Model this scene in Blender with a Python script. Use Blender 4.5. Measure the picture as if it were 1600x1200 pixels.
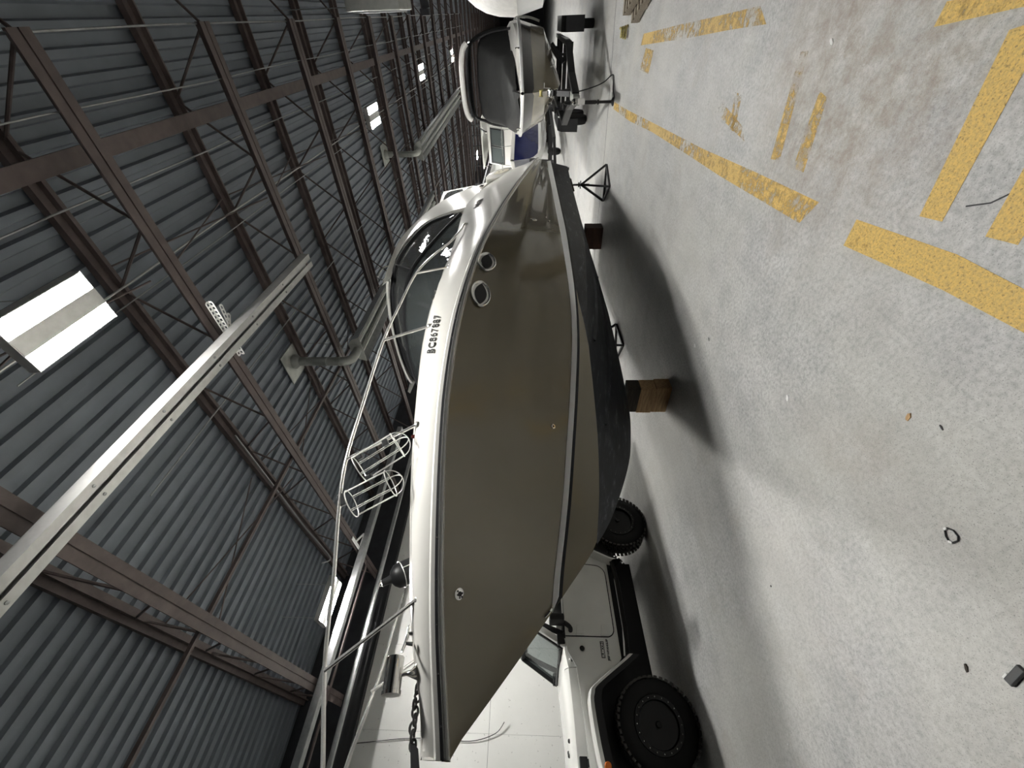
import bpy, bmesh, math, random
from mathutils import Vector, Matrix
random.seed(7)
for o in list(bpy.data.objects): bpy.data.objects.remove(o)
S = bpy.context.scene
COL = S.collection

# ------------------------------------------------------------------ camera, world, exposure
YAW, PITCH, FPX, CAMH = math.radians(43.19), math.radians(2.40), 620.0, 1.75
F0 = Vector((-math.sin(YAW), math.cos(YAW), 0)); RT = Vector((math.cos(YAW), math.sin(YAW), 0)); UP = Vector((0, 0, 1))
FW = F0*math.cos(PITCH) + UP*math.sin(PITCH); UC = UP*math.cos(PITCH) - F0*math.sin(PITCH)
cd = bpy.data.cameras.new('camera'); cam = bpy.data.objects.new('camera', cd); COL.objects.link(cam)
M = Matrix.Identity(4)
for i in range(3):                      # the photograph lies on its side: the phone was turned, so up is to the left
    M[i][0] = -UC[i]; M[i][1] = RT[i]; M[i][2] = -FW[i]
M[2][3] = CAMH
cam.matrix_world = M
cd.sensor_fit = 'HORIZONTAL'; cd.sensor_width = 36; cd.lens = FPX/1600*36; cd.clip_start = .05; cd.clip_end = 200
S.camera = cam
w = bpy.data.worlds.new('world'); S.world = w; w.use_nodes = True
w.node_tree.nodes['Background'].inputs[0].default_value = (.02, .022, .025, 1)
w.node_tree.nodes['Background'].inputs[1].default_value = 1
S.view_settings.view_transform = 'Standard'; S.view_settings.look = 'None'
S.view_settings.exposure = 2.78; S.view_settings.gamma = 1
S.view_settings.use_curve_mapping = False
LAMP = 62.0                             # radiance of the high-bay lamp lenses

# ------------------------------------------------------------------ materials
def nm(name):
    m = bpy.data.materials.new(name); m.use_nodes = True
    return m, m.node_tree.nodes, m.node_tree.links, m.node_tree.nodes['Principled BSDF']
def coords(N, L, scale=(1, 1, 1), kind='Object'):
    t = N.new('ShaderNodeTexCoord'); mp = N.new('ShaderNodeMapping'); mp.inputs['Scale'].default_value = scale
    L.new(t.outputs[kind], mp.inputs['Vector']); return mp.outputs[0]
def noise(N, L, vec, scale, detail=4, rough=.55):
    n = N.new('ShaderNodeTexNoise'); n.inputs['Scale'].default_value = scale; n.inputs['Detail'].default_value = detail
    n.inputs['Roughness'].default_value = rough; L.new(vec, n.inputs['Vector']); return n.outputs['Fac']
def ramp(N, L, fac, stops):
    r = N.new('ShaderNodeValToRGB'); e = r.color_ramp.elements
    while len(e) < len(stops): e.new(.5)
    for k, (p, c) in enumerate(stops):
        e[k].position = p; e[k].color = (c, c, c, 1) if not hasattr(c, '__len__') else (*c, 1)
    L.new(fac, r.inputs[0]); return r.outputs[0]
def mixc(N, L, fac, a, b, mode='MIX'):
    x = N.new('ShaderNodeMix'); x.data_type = 'RGBA'; x.blend_type = mode
    for s, v in ((0, fac), (6, a), (7, b)):
        if hasattr(v, 'is_output'): L.new(v, x.inputs[s])
        elif s == 0: x.inputs[0].default_value = v
        else: x.inputs[s].default_value = (*v, 1)
    return x.outputs[2]
def bump(N, L, P, h, strength=.2, dist=.01):
    b = N.new('ShaderNodeBump'); b.inputs['Strength'].default_value = strength; b.inputs['Distance'].default_value = dist
    L.new(h, b.inputs['Height']); L.new(b.outputs[0], P.inputs['Normal'])
MAT = {}
def mk(name, col, rough=.5, metal=0, spec=.5, coat=0, var=.12, vscale=6, bmp=0, bscale=60, stretch=(1, 1, 1)):
    m, N, L, P = nm(name)
    v = coords(N, L, stretch)
    n = noise(N, L, v, vscale)
    c2 = tuple(min(1, c*(1+var)) for c in col); c1 = tuple(c*(1-var) for c in col)
    L.new(ramp(N, L, n, [(.3, c1), (.7, c2)]), P.inputs['Base Color'])
    P.inputs['Roughness'].default_value = rough; P.inputs['Metallic'].default_value = metal
    P.inputs['Specular IOR Level'].default_value = spec; P.inputs['Coat Weight'].default_value = coat
    P.inputs['Coat Roughness'].default_value = .04
    if bmp: bump(N, L, P, noise(N, L, v, bscale, 3), bmp, .004)
    MAT[name] = m; return m
def mk_floor():
    m, N, L, P = nm('concrete'); v = coords(N, L)
    big = noise(N, L, v, .55, 5, .6); mid = noise(N, L, v, 3.2, 6, .65); fine = noise(N, L, v, 38, 5, .7); sp = noise(N, L, v, 170, 2, .5)
    streak = noise(N, L, coords(N, L, (1, .22, 1)), 6, 5, .7)
    c = ramp(N, L, mid, [(.25, (.34, .34, .333)), (.5, (.45, .45, .44)), (.75, (.53, .53, .515))])
    c = mixc(N, L, .55, c, ramp(N, L, fine, [(.36, .26), (.5, .5), (.64, .66)]), 'OVERLAY')
    c = mixc(N, L, .35, c, ramp(N, L, streak, [(.36, .36), (.62, .60)]), 'OVERLAY')
    c = mixc(N, L, ramp(N, L, big, [(.42, 0), (.62, .5)]), c, (.55, .535, .49))
    c = mixc(N, L, ramp(N, L, noise(N, L, v, 1.3, 6, .7), [(.56, 0), (.72, .45)]), c, (.33, .29, .245))
    sp2 = noise(N, L, v, 75, 4, .8)
    c = mixc(N, L, ramp(N, L, sp2, [(.57, 0), (.68, .55)]), c, (.2, .195, .18))
    c = mixc(N, L, ramp(N, L, noise(N, L, v, 60, 4, .8), [(.62, 0), (.7, .5)]), c, (.72, .72, .70))
    g = N.new('ShaderNodeTexGradient'); g.gradient_type = 'SPHERICAL'          # an old rusty stain beside the yellow bars
    tc = N.new('ShaderNodeTexCoord'); mp = N.new('ShaderNodeMapping'); mp.inputs['Location'].default_value = (.15, -2.35, 0); mp.inputs['Scale'].default_value = (.9, .85, 1)
    L.new(tc.outputs['Object'], mp.inputs[0]); L.new(mp.outputs[0], g.inputs[0])
    mu = N.new('ShaderNodeMath'); mu.operation = 'MULTIPLY'; L.new(ramp(N, L, g.outputs['Fac'], [(.0, 0), (.5, 1)]), mu.inputs[0]); L.new(ramp(N, L, noise(N, L, v, 7, 6, .75), [(.4, .1), (.65, .8)]), mu.inputs[1])
    c = mixc(N, L, mu.outputs[0], c, (.27, .22, .17))
    c = mixc(N, L, ramp(N, L, sp, [(.60, 0), (.70, .7)]), c, (.15, .145, .14))
    L.new(c, P.inputs['Base Color'])
    L.new(ramp(N, L, mid, [(.3, .42), (.7, .62)]), P.inputs['Roughness'])
    P.inputs['Specular IOR Level'].default_value = .4
    bump(N, L, P, fine, .25, .004); MAT['concrete'] = m
mk_floor()
def mk_paint():
    m, N, L, P = nm('yellow_floor_paint'); v = coords(N, L)
    a = noise(N, L, v, 14, 6, .7); b = noise(N, L, v, 70, 4, .7); d = noise(N, L, v, 1.1, 3, .6)
    c = ramp(N, L, b, [(.35, (.50, .35, .12)), (.6, (.72, .48, .13))])
    L.new(c, P.inputs['Base Color']); P.inputs['Roughness'].default_value = .6
    tr = N.new('ShaderNodeBsdfTransparent'); mx = N.new('ShaderNodeMixShader')
    ad = N.new('ShaderNodeMath'); ad.operation = 'ADD'; L.new(a, ad.inputs[0]); L.new(d, ad.inputs[1])
    ob = N.new('ShaderNodeObjectInfo')
    a2 = N.new('ShaderNodeMath'); a2.operation = 'ADD'; L.new(ad.outputs[0], a2.inputs[0])
    wear = N.new('ShaderNodeAttribute'); wear.attribute_type = 'OBJECT'; wear.attribute_name = 'wear'; L.new(wear.outputs['Fac'], a2.inputs[1])
    f = ramp(N, L, a2.outputs[0], [(1.0, 0), (1.0, 1)]); r = f.node.color_ramp.elements; r[0].position = .46; r[1].position = .58; r[0].color = (.06, .06, .06, 1)
    dv = N.new('ShaderNodeMath'); dv.operation = 'MULTIPLY'; dv.inputs[1].default_value = .5; L.new(a2.outputs[0], dv.inputs[0]); L.new(dv.outputs[0], f.node.inputs[0])
    pit = ramp(N, L, noise(N, L, v, 95, 4, .75), [(.55, 0), (.66, .75)])
    mxx = N.new('ShaderNodeMath'); mxx.operation = 'MAXIMUM'; L.new(f, mxx.inputs[0]); L.new(pit, mxx.inputs[1])
    L.new(mxx.outputs[0], mx.inputs[0]); L.new(P.outputs[0], mx.inputs[1]); L.new(tr.outputs[0], mx.inputs[2])
    L.new(mx.outputs[0], N['Material Output'].inputs[0]); MAT['yellow'] = m
mk_paint()
def mk_wall():
    m, N, L, P = nm('white_wall_panel'); v = coords(N, L)
    c = ramp(N, L, noise(N, L, v, 1.2, 5, .6), [(.3, (.80, .80, .765)), (.7, (.86, .86, .83))])
    c = mixc(N, L, ramp(N, L, noise(N, L, v, 26, 2), [(.70, 0), (.74, .6)]), c, (.3, .29, .27))
    L.new(c, P.inputs['Base Color']); P.inputs['Roughness'].default_value = .55; MAT['wall'] = m
mk_wall()
def mk_clear(name, tint, alpha, rough=.05):
    m, N, L, P = nm(name)
    tr = N.new('ShaderNodeBsdfTransparent'); tr.inputs[0].default_value = (*tint, 1)
    P.inputs['Base Color'].default_value = (*[t*.25 for t in tint], 1); P.inputs['Roughness'].default_value = rough
    v = coords(N, L); bump(N, L, P, noise(N, L, v, 5, 3), .35, .02)
    mx = N.new('ShaderNodeMixShader'); mx.inputs[0].default_value = alpha
    L.new(tr.outputs[0], mx.inputs[1]); L.new(P.outputs[0], mx.inputs[2]); L.new(mx.outputs[0], N['Material Output'].inputs[0]); MAT[name] = m
mk_clear('vinyl', (.42, .44, .44), .6); mk_clear('glass', (.45, .5, .5), .45, .02)
def mk_emit(name, col, s):
    m, N, L, P = nm(name); P.inputs['Emission Color'].default_value = (*col, 1); P.inputs['Emission Strength'].default_value = s
    P.inputs['Base Color'].default_value = (.8, .8, .8, 1); MAT[name] = m
mk_emit('lamp', (1, .985, .95), LAMP)
def mk_bottom():
    m, N, L, P = nm('black_bottom_paint')
    v = coords(N, L, (1, .35, 1)); a = noise(N, L, v, 9, 6, .75); b = noise(N, L, coords(N, L, (2.2, .45, 2.2)), 7, 6, .7)
    c = ramp(N, L, a, [(.38, (.004, .005, .007)), (.6, (.012, .015, .02)), (.72, (.05, .056, .064))])
    c = mixc(N, L, ramp(N, L, b, [(.52, 0), (.60, .12), (.72, .9)]), c, (.15, .165, .175))
    L.new(c, P.inputs['Base Color']); P.inputs['Roughness'].default_value = .55; MAT['bottom'] = m
mk_bottom()
def mk_wood(name, c1, c2):
    m, N, L, P = nm(name)
    a = noise(N, L, coords(N, L, (1, 9, 9)), 5, 5, .6)
    L.new(ramp(N, L, a, [(.3, c1), (.65, c2)]), P.inputs['Base Color']); P.inputs['Roughness'].default_value = .75; MAT[name] = m
mk_wood('timber', (.34, .20, .09), (.60, .40, .20)); mk_wood('timber_dark', (.02, .016, .01), (.05, .038, .025)); mk_wood('timber_red', (.035, .014, .008), (.075, .032, .018))
mk_wood('board', (.16, .13, .1), (.3, .26, .2))
mk('hull', (.172, .145, .090), .16, coat=.6, var=.04, vscale=1.5)
mk('gel', (.74, .73, .685), .22, coat=.4, var=.03, vscale=2)
mk('cream', (.70, .66, .54), .35, var=.04)
mk('stripe', (.92, .92, .91), .3, var=.02)
mk('blackgloss', (.006, .006, .007), .3, var=.05)
mk('chrome', (.82, .81, .78), .07, 1, var=.03)
mk('stainless', (.75, .74, .70), .16, 1, var=.05)
mk('wire', (.86, .86, .83), .3, .35, var=.03)
mk('polished', (.88, .87, .84), .16, .75, var=.03)
mk('railblack', (.02, .02, .022), .5)
mk('canvas', (.012, .013, .015), .8, var=.2, bmp=.2)
mk('cover', (.020, .0205, .020), .75, var=.2, bmp=.3, bscale=12)
mk('canvas_white', (.66, .65, .62), .6, var=.08, bmp=.4, bscale=9)
mk('joist', (.115, .088, .082), .55, var=.22, vscale=9)
mk('deck', (.185, .207, .237), .5, metal=.1, var=.1, vscale=3)
mk('galv', (.42, .43, .43), .38, .75, var=.14, vscale=14)
mk('galv_bright', (.62, .62, .60), .4, .5, var=.08, vscale=14)
mk('pipe_grey', (.40, .41, .38), .45, .4, var=.15, vscale=8)
mk('darkwall', (.035, .036, .042), .7, var=.2)
mk('jeep', (.86, .86, .82), .22, coat=.5, var=.02)
mk('plastic', (.008, .008, .009), .55, var=.1)
mk('lit_tread', (.06, .056, .05), .5, var=.2)  # tire rubber lightened in colour to stand in for lamp light on the tread
mk('tire', (.007, .007, .007), .75, var=.2)
mk('rim', (.006, .006, .006), .4, .2)
mk('orange', (.8, .2, .03), .25)
mk('chain_steel', (.12, .12, .115), .35, .8, var=.3)
mk('steel_black', (.018, .018, .019), .5, .3, var=.2)
mk('blue', (.008, .013, .075), .18, coat=.6, var=.05)
mk('charcoal', (.018, .016, .013), .2, coat=.5, var=.05)
mk('tan', (.31, .275, .20), .22, coat=.4, var=.04)
mk('paper', (.8, .8, .78), .7)
mk('rubber', (.014, .015, .016), .45, var=.1)
mk('rope', (.42, .36, .14), .9, var=.4, vscale=60)
mk('ink', (.05, .05, .05), .5)
mk('redlight', (.10, .015, .012), .3)

# ------------------------------------------------------------------ mesh helpers
class MB:
    def __init__(s): s.v = []; s.f = []
    def add(s, vs, fs):
        k = len(s.v); s.v += [tuple(p) for p in vs]; s.f += [tuple(i+k for i in f) for f in fs]; return s
    def box(s, x0, x1, y0, y1, z0, z1):
        return s.add([(x, y, z) for z in (z0, z1) for y in (y0, y1) for x in (x0, x1)],
                     [(0, 2, 3, 1), (4, 5, 7, 6), (0, 1, 5, 4), (2, 6, 7, 3), (0, 4, 6, 2), (1, 3, 7, 5)])
    def bar(s, p, q, w, h, up=(0, 0, 1)):
        p = Vector(p); q = Vector(q); d = (q-p).normalized(); u = Vector(up)
        if abs(d.dot(u)) > .98: u = Vector((1, 0, 0))
        a = d.cross(u).normalized(); b = a.cross(d).normalized()
        vs = [e + a*i*w/2 + b*j*h/2 for e in (p, q) for i, j in ((-1, -1), (1, -1), (1, 1), (-1, 1))]
        return s.add(vs, [(3, 2, 1, 0), (4, 5, 6, 7), (0, 1, 5, 4), (1, 2, 6, 5), (2, 3, 7, 6), (3, 0, 4, 7)])
    def tube(s, pts, r, n=8, closed=False, caps=True):
        P = [Vector(p) for p in pts]; m = len(P); rings = []; prev = None
        for i in range(m):
            if closed: d = P[(i+1) % m]-P[i-1]
            else: d = P[min(i+1, m-1)]-P[max(i-1, 0)]
            d = d.normalized() if d.length > 1e-9 else Vector((0, 0, 1))
            if prev is None:
                u = Vector((0, 0, 1)) if abs(d.z) < .9 else Vector((1, 0, 0)); a = d.cross(u).normalized()
            else:
                a = (prev - d*prev.dot(d)).normalized()
            prev = a; b = d.cross(a); rr = r[i] if hasattr(r, '__len__') else r
            rings.append([P[i]+a*rr*math.cos(2*math.pi*k/n)+b*rr*math.sin(2*math.pi*k/n) for k in range(n)])
        vs = [p for R in rings for p in R]; fs = []
        for i in range(m if closed else m-1):
            j = (i+1) % m
            for k in range(n): fs.append((i*n+k, i*n+(k+1) % n, j*n+(k+1) % n, j*n+k))
        if caps and not closed: fs += [tuple(range(n))[::-1], tuple((m-1)*n+k for k in range(n))]
        return s.add(vs, fs)
    def lathe(s, prof, n=24, o=(0, 0, 0), axis=(0, 0, 1), closed=False):
        d = Vector(axis).normalized(); u = Vector((0, 0, 1)) if abs(d.z) < .9 else Vector((1, 0, 0))
        a = d.cross(u).normalized(); b = d.cross(a); o = Vector(o)
        vs = [o+d*z+(a*math.cos(2*math.pi*k/n)+b*math.sin(2*math.pi*k/n))*r for r, z in prof for k in range(n)]
        m = len(prof); fs = []
        for i in range(m if closed else m-1):
            j = (i+1) % m
            for k in range(n): fs.append((i*n+k, j*n+k, j*n+(k+1) % n, i*n+(k+1) % n))
        if not closed: fs += [tuple(range(n)), tuple((m-1)*n+k for k in range(n))[::-1]]
        return s.add(vs, fs)
    def prism(s, poly, mp, d0, d1):              # mp(u, v, d) -> point
        n = len(poly)
        vs = [mp(u, v, d0) for u, v in poly]+[mp(u, v, d1) for u, v in poly]
        fs = [tuple(range(n)), tuple(range(2*n-1, n-1, -1))]+[(i, n+i, n+(i+1) % n, (i+1) % n) for i in range(n)]
        return s.add(vs, fs)
    def grid(s, rows, closed=False):
        n = len(rows[0]); vs = [p for r in rows for p in r]; fs = []
        for i in range(len(rows)-1):
            for k in range(n if closed else n-1): fs.append((i*n+k, i*n+(k+1) % n, (i+1)*n+(k+1) % n, (i+1)*n+k))
        return s.add(vs, fs)
    def sheet(s, rows, th):                      # a thin shell: grid + offset copy + rim
        n = len(rows[0]); m = len(rows); R = [[Vector(p) for p in r] for r in rows]; O = []
        for i in range(m):
            q = []
            for k in range(n):
                a = R[min(i+1, m-1)][k]-R[max(i-1, 0)][k]; b = R[i][min(k+1, n-1)]-R[i][max(k-1, 0)]
                c = a.cross(b); c = c.normalized() if c.length > 1e-9 else Vector((0, 0, 1)); q.append(R[i][k]+c*th)
            O.append(q)
        s.grid(R); s.grid([r[::-1] for r in O])
        per = [(0, k) for k in range(n)]+[(i, n-1) for i in range(1, m)]+[(m-1, k) for k in range(n-2, -1, -1)]+[(i, 0) for i in range(m-2, 0, -1)]
        vs = [R[i][k] for i, k in per]+[O[i][k] for i, k in per]; c = len(per)
        return s.add(vs, [(j, (j+1) % c, c+(j+1) % c, c+j) for j in range(c)])
    def build(s, name, mat, parent=None, smooth=True, fix=True, bevel=0):
        me = bpy.data.meshes.new(name); me.from_pydata(s.v, [], s.f); me.update()
        if fix or bevel:
            b = bmesh.new(); b.from_mesh(me); bmesh.ops.remove_doubles(b, verts=b.verts, dist=1e-5)
            bmesh.ops.dissolve_degenerate(b, dist=1e-6, edges=b.edges)
            if bevel:
                bmesh.ops.bevel(b, geom=[e for e in b.edges if len(e.link_faces) == 2 and e.calc_face_angle(0) > .6], offset=bevel, segments=2, profile=.6, affect='EDGES')
            bmesh.ops.recalc_face_normals(b, faces=b.faces); b.to_mesh(me); b.free()
        if smooth:
            me.shade_smooth(); me.set_sharp_from_angle(angle=math.radians(35))
        me.materials.append(MAT[mat])
        o = bpy.data.objects.new(name, me); COL.objects.link(o)
        if parent: o.parent = parent
        return o
def part(name, me, parent, loc=(0, 0, 0), rot=(0, 0, 0)):
    o = bpy.data.objects.new(name, me); COL.objects.link(o); o.parent = parent; o.location = loc; o.rotation_euler = rot; return o
def tag(o, label, cat, group=None):
    o['label'] = label; o['category'] = cat
    if group: o['group'] = group
    return o
def thing(name, label, cat, loc=(0, 0, 0), rz=0, group=None):
    o = bpy.data.objects.new(name, None); COL.objects.link(o); o.location = loc; o.rotation_euler = (0, 0, rz); o.empty_display_size = .2
    return tag(o, label, cat, group)
def struct(o): o['kind'] = 'structure'; return o
def lerp(tab, t):
    if t <= tab[0][0]: return tab[0][1]
    for (a, x), (b, y) in zip(tab, tab[1:]):
        if t <= b: return x+(y-x)*(t-a)/(b-a)
    return tab[-1][1]
def smooth(tab, t, h=.18):
    return sum(lerp(tab, t+h*k)*w_ for k, w_ in ((-1, .25), (0, .5), (1, .25)))
def catmull(P, n=6):
    P = [Vector(p) for p in P]; out = []
    for i in range(len(P)-1):
        a = P[max(i-1, 0)]; b = P[i]; c = P[i+1]; d = P[min(i+2, len(P)-1)]
        for k in range(n):
            t = k/n; out.append(.5*((2*b)+(c-a)*t+(2*a-5*b+4*c-d)*t*t+(3*b-a-3*c+d)*t**3))
    return out+[P[-1]]
def text_mesh(name, txt, size, mat, parent, origin, ux, uz, shear=0, depth=.0015, bold=0, spacing=1.0):
    c = bpy.data.curves.new(name, 'FONT'); c.body = txt; c.size = size; c.extrude = depth; c.shear = shear; c.offset = bold; c.space_character = spacing
    tmp = bpy.data.objects.new(name, c); COL.objects.link(tmp)
    bpy.context.view_layer.update()
    me = bpy.data.meshes.new_from_object(tmp.evaluated_get(bpy.context.evaluated_depsgraph_get()))
    bpy.data.objects.remove(tmp)
    ux = Vector(ux).normalized(); uz = Vector(uz); uz = (uz-ux*uz.dot(ux)).normalized(); un = ux.cross(uz); o0 = Vector(origin)
    for v in me.vertices: v.co = o0+ux*v.co.x+uz*v.co.y+un*v.co.z
    me.materials.clear(); me.materials.append(MAT[mat])
    o = bpy.data.objects.new(name, me); COL.objects.link(o); o.parent = parent; return o

# ------------------------------------------------------------------ the building
X0, X1, Y0, Y1, ZD = -8.6, 13.0, -11.0, 62.0, 5.68
floor = struct(MB().box(X0-.4, X1, Y0, Y1, -.25, 0).build('floor', 'concrete', smooth=False))
def paint(poly, wear=0.0):
    o = MB().prism(poly, lambda u, v, d: (u, v, d), .0006, .0016).build('painted_line', 'yellow', floor, smooth=False); o['wear'] = wear
paint([(-1.0, 2.19), (-.86, 2.2), (-.775, 1.6), (-.76, 1.1), (-.74, .2), (-.85, .2), (-.87, 1.1), (-.91, 1.55)], -.22)
paint([(-.10, 1.99), (-.06, 1.86), (-.16, 1.84), (-.70, 1.75), (-.72, 1.865)], -.22)
paint([(-.68, 1.55), (-.45, 1.6), (.1, 1.68), (.1, 1.58), (-.45, 1.47), (-.66, 1.43)], -.22)
paint([(-.10, 2.36), (-.02, 2.36), (.06, 1.5), (-.01, 1.5), (-.04, 2.0)], -.1)
paint([(-1.05, 2.64), (-.89, 2.55), (-.955, 3.4), (-1.06, 4.6), (-1.2, 6.7), (-1.32, 8.4), (-1.40, 9.9), (-1.52, 9.9), (-1.44, 8.2), (-1.3, 6.6), (-1.21, 5.1), (-1.15, 4.0)], .0)
paint([(-.02, 4.2), (-.1, 5.3), (-.16, 6.2), (-.30, 8.1), (-.44, 8.2), (-.27, 5.9), (-.17, 4.7), (-.12, 4.0)], .05)
paint([(-.45, 7.8), (-.72, 8.0), (-.72, 7.4), (-.45, 7.3)], .12)
paint([(-.24, 3.38), (-.83, 3.26), (-.81, 3.14), (-.23, 3.29)], .08)
paint([(-.40, 3.0), (-.81, 2.95), (-.80, 2.82), (-.42, 2.9)], .14)
paint([(-.6, 4.75), (-.74, 3.85), (-.82, 3.75), (-.72, 4.75)], .16)
paint([(-.55, 4.2), (-.8, 4.1), (-.8, 3.98), (-.55, 4.06)], .2)
jt = MB()
jp_ = [(1.2, 11.35), (-.03, 11.04), (-1.2, 10.68), (-2.38, 10.39), (-3.92, 10.22), (-8.6, 9.75)]
for a, b in zip(jp_, jp_[1:]): jt.bar((*a, .0008), (*b, .0008), .022, .0016)
jt.build('control_joint', 'railblack', floor, smooth=False)
jt = MB()
for a, b in zip([(-.62, 1.70), (-.58, 1.62), (-.5, 1.55)], [(-.58, 1.62), (-.5, 1.55), (-.42, 1.53)]): jt.bar((*a, .001), (*b, .001), .006, .001)
jt.build('floor_crack', 'railblack', floor, smooth=False)

# corrugated roof deck, ribs along the building
cm = MB(); prof = []; x = X0-.1; pitch = .1775
while x < X1:
    prof += [(x, ZD), (x+.06, ZD), (x+.075, ZD+.04), (x+.16, ZD+.04)]; x += pitch
cm.grid([[(px, Y0-.1, pz) for px, pz in prof], [(px, Y1, pz) for px, pz in prof]])
cm.box(X0-.2, X1+.1, Y0-.1, Y1, ZD+.08, ZD+.2)
ceiling = struct(cm.build('ceiling', 'deck', smooth=False, fix=False))
# open-web joists
ZL, ZT = 4.95, ZD
XJ = [(-8.5, .02)]
def bent(x0, x1, n, z, amp): return [(x0+(x1-x0)*k/n, amp*math.sin(k*1.1), z) for k in range(n+1)]
bc_ = MB()
for s in (-1, 1):
    bc_.bar((-8.55, s*.045, ZL-.0), (.02, s*.045, ZL), .075, .012); bc_.bar((-8.55, s*.014, ZL+.04), (.02, s*.014, ZL+.04), .012, .085)
bc_.tube([(-8.55, .0, ZL+.03), (.02, 0, ZL+.03)], .028, 6)
tc_ = MB(); tc_.bar((-8.6, 0, ZT-.035), (5.9, 0, ZT-.035), .15, .07); tc_.bar((-8.6, 0, ZT-.09), (5.9, 0, ZT-.09), .02, .07)
JO = [-6.6, -4.7, -2.8, -.85, 1.15, 3.24, 5.2, 7.18, 8.98, 10.77, 12.55, 14.36, 16.2]
while JO[-1] < 58: JO.append(JO[-1]+1.85)
protos = None
for jy in JO:
    j = bpy.data.objects.new('joist', None); COL.objects.link(j); j.parent = ceiling; j.location = (0, jy, 0)
    if protos is None:
        tc = tc_.build('top_chord', 'joist', j, smooth=False); bc = bc_.build('bottom_chord', 'joist', j, smooth=False)
        webs = []; n = 7; L_ = 8.5/n
        for k in range(n):
            xa = -8.5+k*L_
            for a, b in (((xa, ZL+.03), (xa+L_/2, ZT-.06)), ((xa+L_/2, ZT-.06), (xa+L_, ZL+.03))):
                webs.append(MB().tube([(a[0], .0, a[1]), (b[0], .0, b[1])], .013, 6).build('web_member', 'joist', j))
        webs.append(MB().tube([(0, 0, ZL+.03), (.75, 0, ZT-.06)], .013, 6).build('web_member', 'joist', j))
        protos = [tc, bc]+webs
    else:
        for p in protos:
            if jy > 24 and p.name.startswith('web'): continue
            part(p.name.split('.')[0], p.data, j)
# bridging, girder, conduits and wires under the deck: parts of the roof
g = MB(); g.bar((-.72, -8, 5.30), (-.80, 60, 5.30), .13, .016); g.bar((-.72, -8, 5.36), (-.8, 60, 5.36), .012, .12)
g.build('bridging_beam', 'joist', ceiling, smooth=False)
for xb in (-4.4,):
    g = MB(); g.bar((xb, -8, 5.02), (xb, 60, 5.02), .04, .04); g.build('bridging_angle', 'joist', ceiling, smooth=False)
for x_, z_, r_ in ((0.0, 5.02, .008), (-.42, 4.99, .006), (-1.05, 5.42, .008), (-1.75, 5.5, .010), (-1.9, 5.5, .006), (-3.4, 5.5, .008)):
    y0 = -6 if x_ in (0.0, -1.75) else 2.0
    pts = [(x_+.008*math.sin(k*1.7), y0+(26-y0)*k/24, z_-.006*(k % 2)) for k in range(25)]
    MB().tube(pts, r_, 6).build('conduit', 'galv_bright' if r_ > .009 else 'galv', ceiling)
for jy in JO[4:13]:
    for xa in (-1.6, -4.6):
        MB().tube([(xa, jy+.05, ZL+.05), (xa, jy+1.85, ZT-.1)], .008, 5).build('cross_brace', 'joist', ceiling)
        MB().tube([(xa, jy+.05, ZT-.1), (xa, jy+1.85, ZL+.05)], .008, 5).build('cross_brace', 'joist', ceiling)
# a conduit looping down along the rod of the second bay
MB().tube(catmull([(-3.9, 3.18, 5.55), (-5.0, 3.12, 5.5), (-6.2, 3.1, 5.5), (-6.7, 3.05, 5.42), (-6.95, 2.9, 5.25), (-6.8, 2.75, 5.3)], 6), .012, 6).build('conduit', 'galv', ceiling)

# walls
wl = struct(MB().box(X0-.25, X0-.02, Y0, Y1, 0, ZD).build('wall_left', 'darkwall', smooth=False))
pan = MB().box(0, .018, .0015, 1.2185, .002, 2.3985).build('panel', 'wall', wl, smooth=False); pan.location = (X0-.02, -5.3, 0)
pan2 = MB().box(0, .018, .0015, 1.2185, .0, 2.19).build('panel', 'wall', wl, smooth=False); pan2.location = (X0-.02, -5.3, 2.404)
for k in range(1, 52):
    yy = -5.3+k*1.22
    part('panel', pan.data, wl, (X0-.02, yy, 0)); part('panel', pan2.data, wl, (X0-.02, yy, 2.404))
MB().tube(catmull([(X0+.012, .62, 4.58), (X0+.02, .66, 4.2), (X0+.02, .70, 3.8), (X0+.02, .72, 3.3), (X0+.02, .70, 2.7), (X0+.03, .8, 2.3), (X0+.05, .95, 2.15)], 5), .006, 5).build('wall_cable', 'rubber', wl)
struct(MB().box(X0-.25, X1, Y1, Y1+.2, 0, ZD).build('wall_back', 'darkwall', smooth=False))
struct(MB().box(X1, X1+.2, Y0, Y1, 0, ZD).build('wall_right', 'darkwall', smooth=False))
struct(MB().box(X0-.25, X1, Y0-.2, Y0, 0, ZD).build('wall_front', 'darkwall', smooth=False))
# ledge, rails and conduits along the wall top
t1 = MB(); t1.box(X0, X0+.10, Y0, Y1, 4.60, 4.78); struct(t1.build('trim_1', 'railblack', smooth=False))
e = MB(); e.bar((-7.8, -6, 4.60), (-7.8, 60, 4.60), .065, .065)
tag(e.build('eave_pipe', 'galv', smooth=False), 'grey square pipe along the top of the white panelled wall', 'pipe')
e = MB(); e.bar((0, -6-3.2, -.05), (0, 3.0, -.05), .13, .012)
for q_ in (-.065, .065): e.bar((q_, -6-3.2, -.0), (q_, 3.0, -.0), .012, .1)
tr2 = thing('door_track', 'grey overhead door track close to the white panelled wall, held by a short white bracket', 'track', (-7.3, 3.2, 4.86))
o = e.build('channel', 'galv', tr2, smooth=False)
b_ = MB(); b_.bar((.05, .02, .06), (.48, .02, .06), .06, .012); b_.bar((.07, .06, .05), (.07, .30, .05), .05, .01); b_.bar((.3, .04, .05), (.09, .28, .05), .04, .01)
b_.build('bracket', 'stripe', tr2, smooth=False)
e = MB(); e.bar((-7.68, -4, 4.87), (-7.68, 3.15, 4.87), .05, .02)
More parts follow.
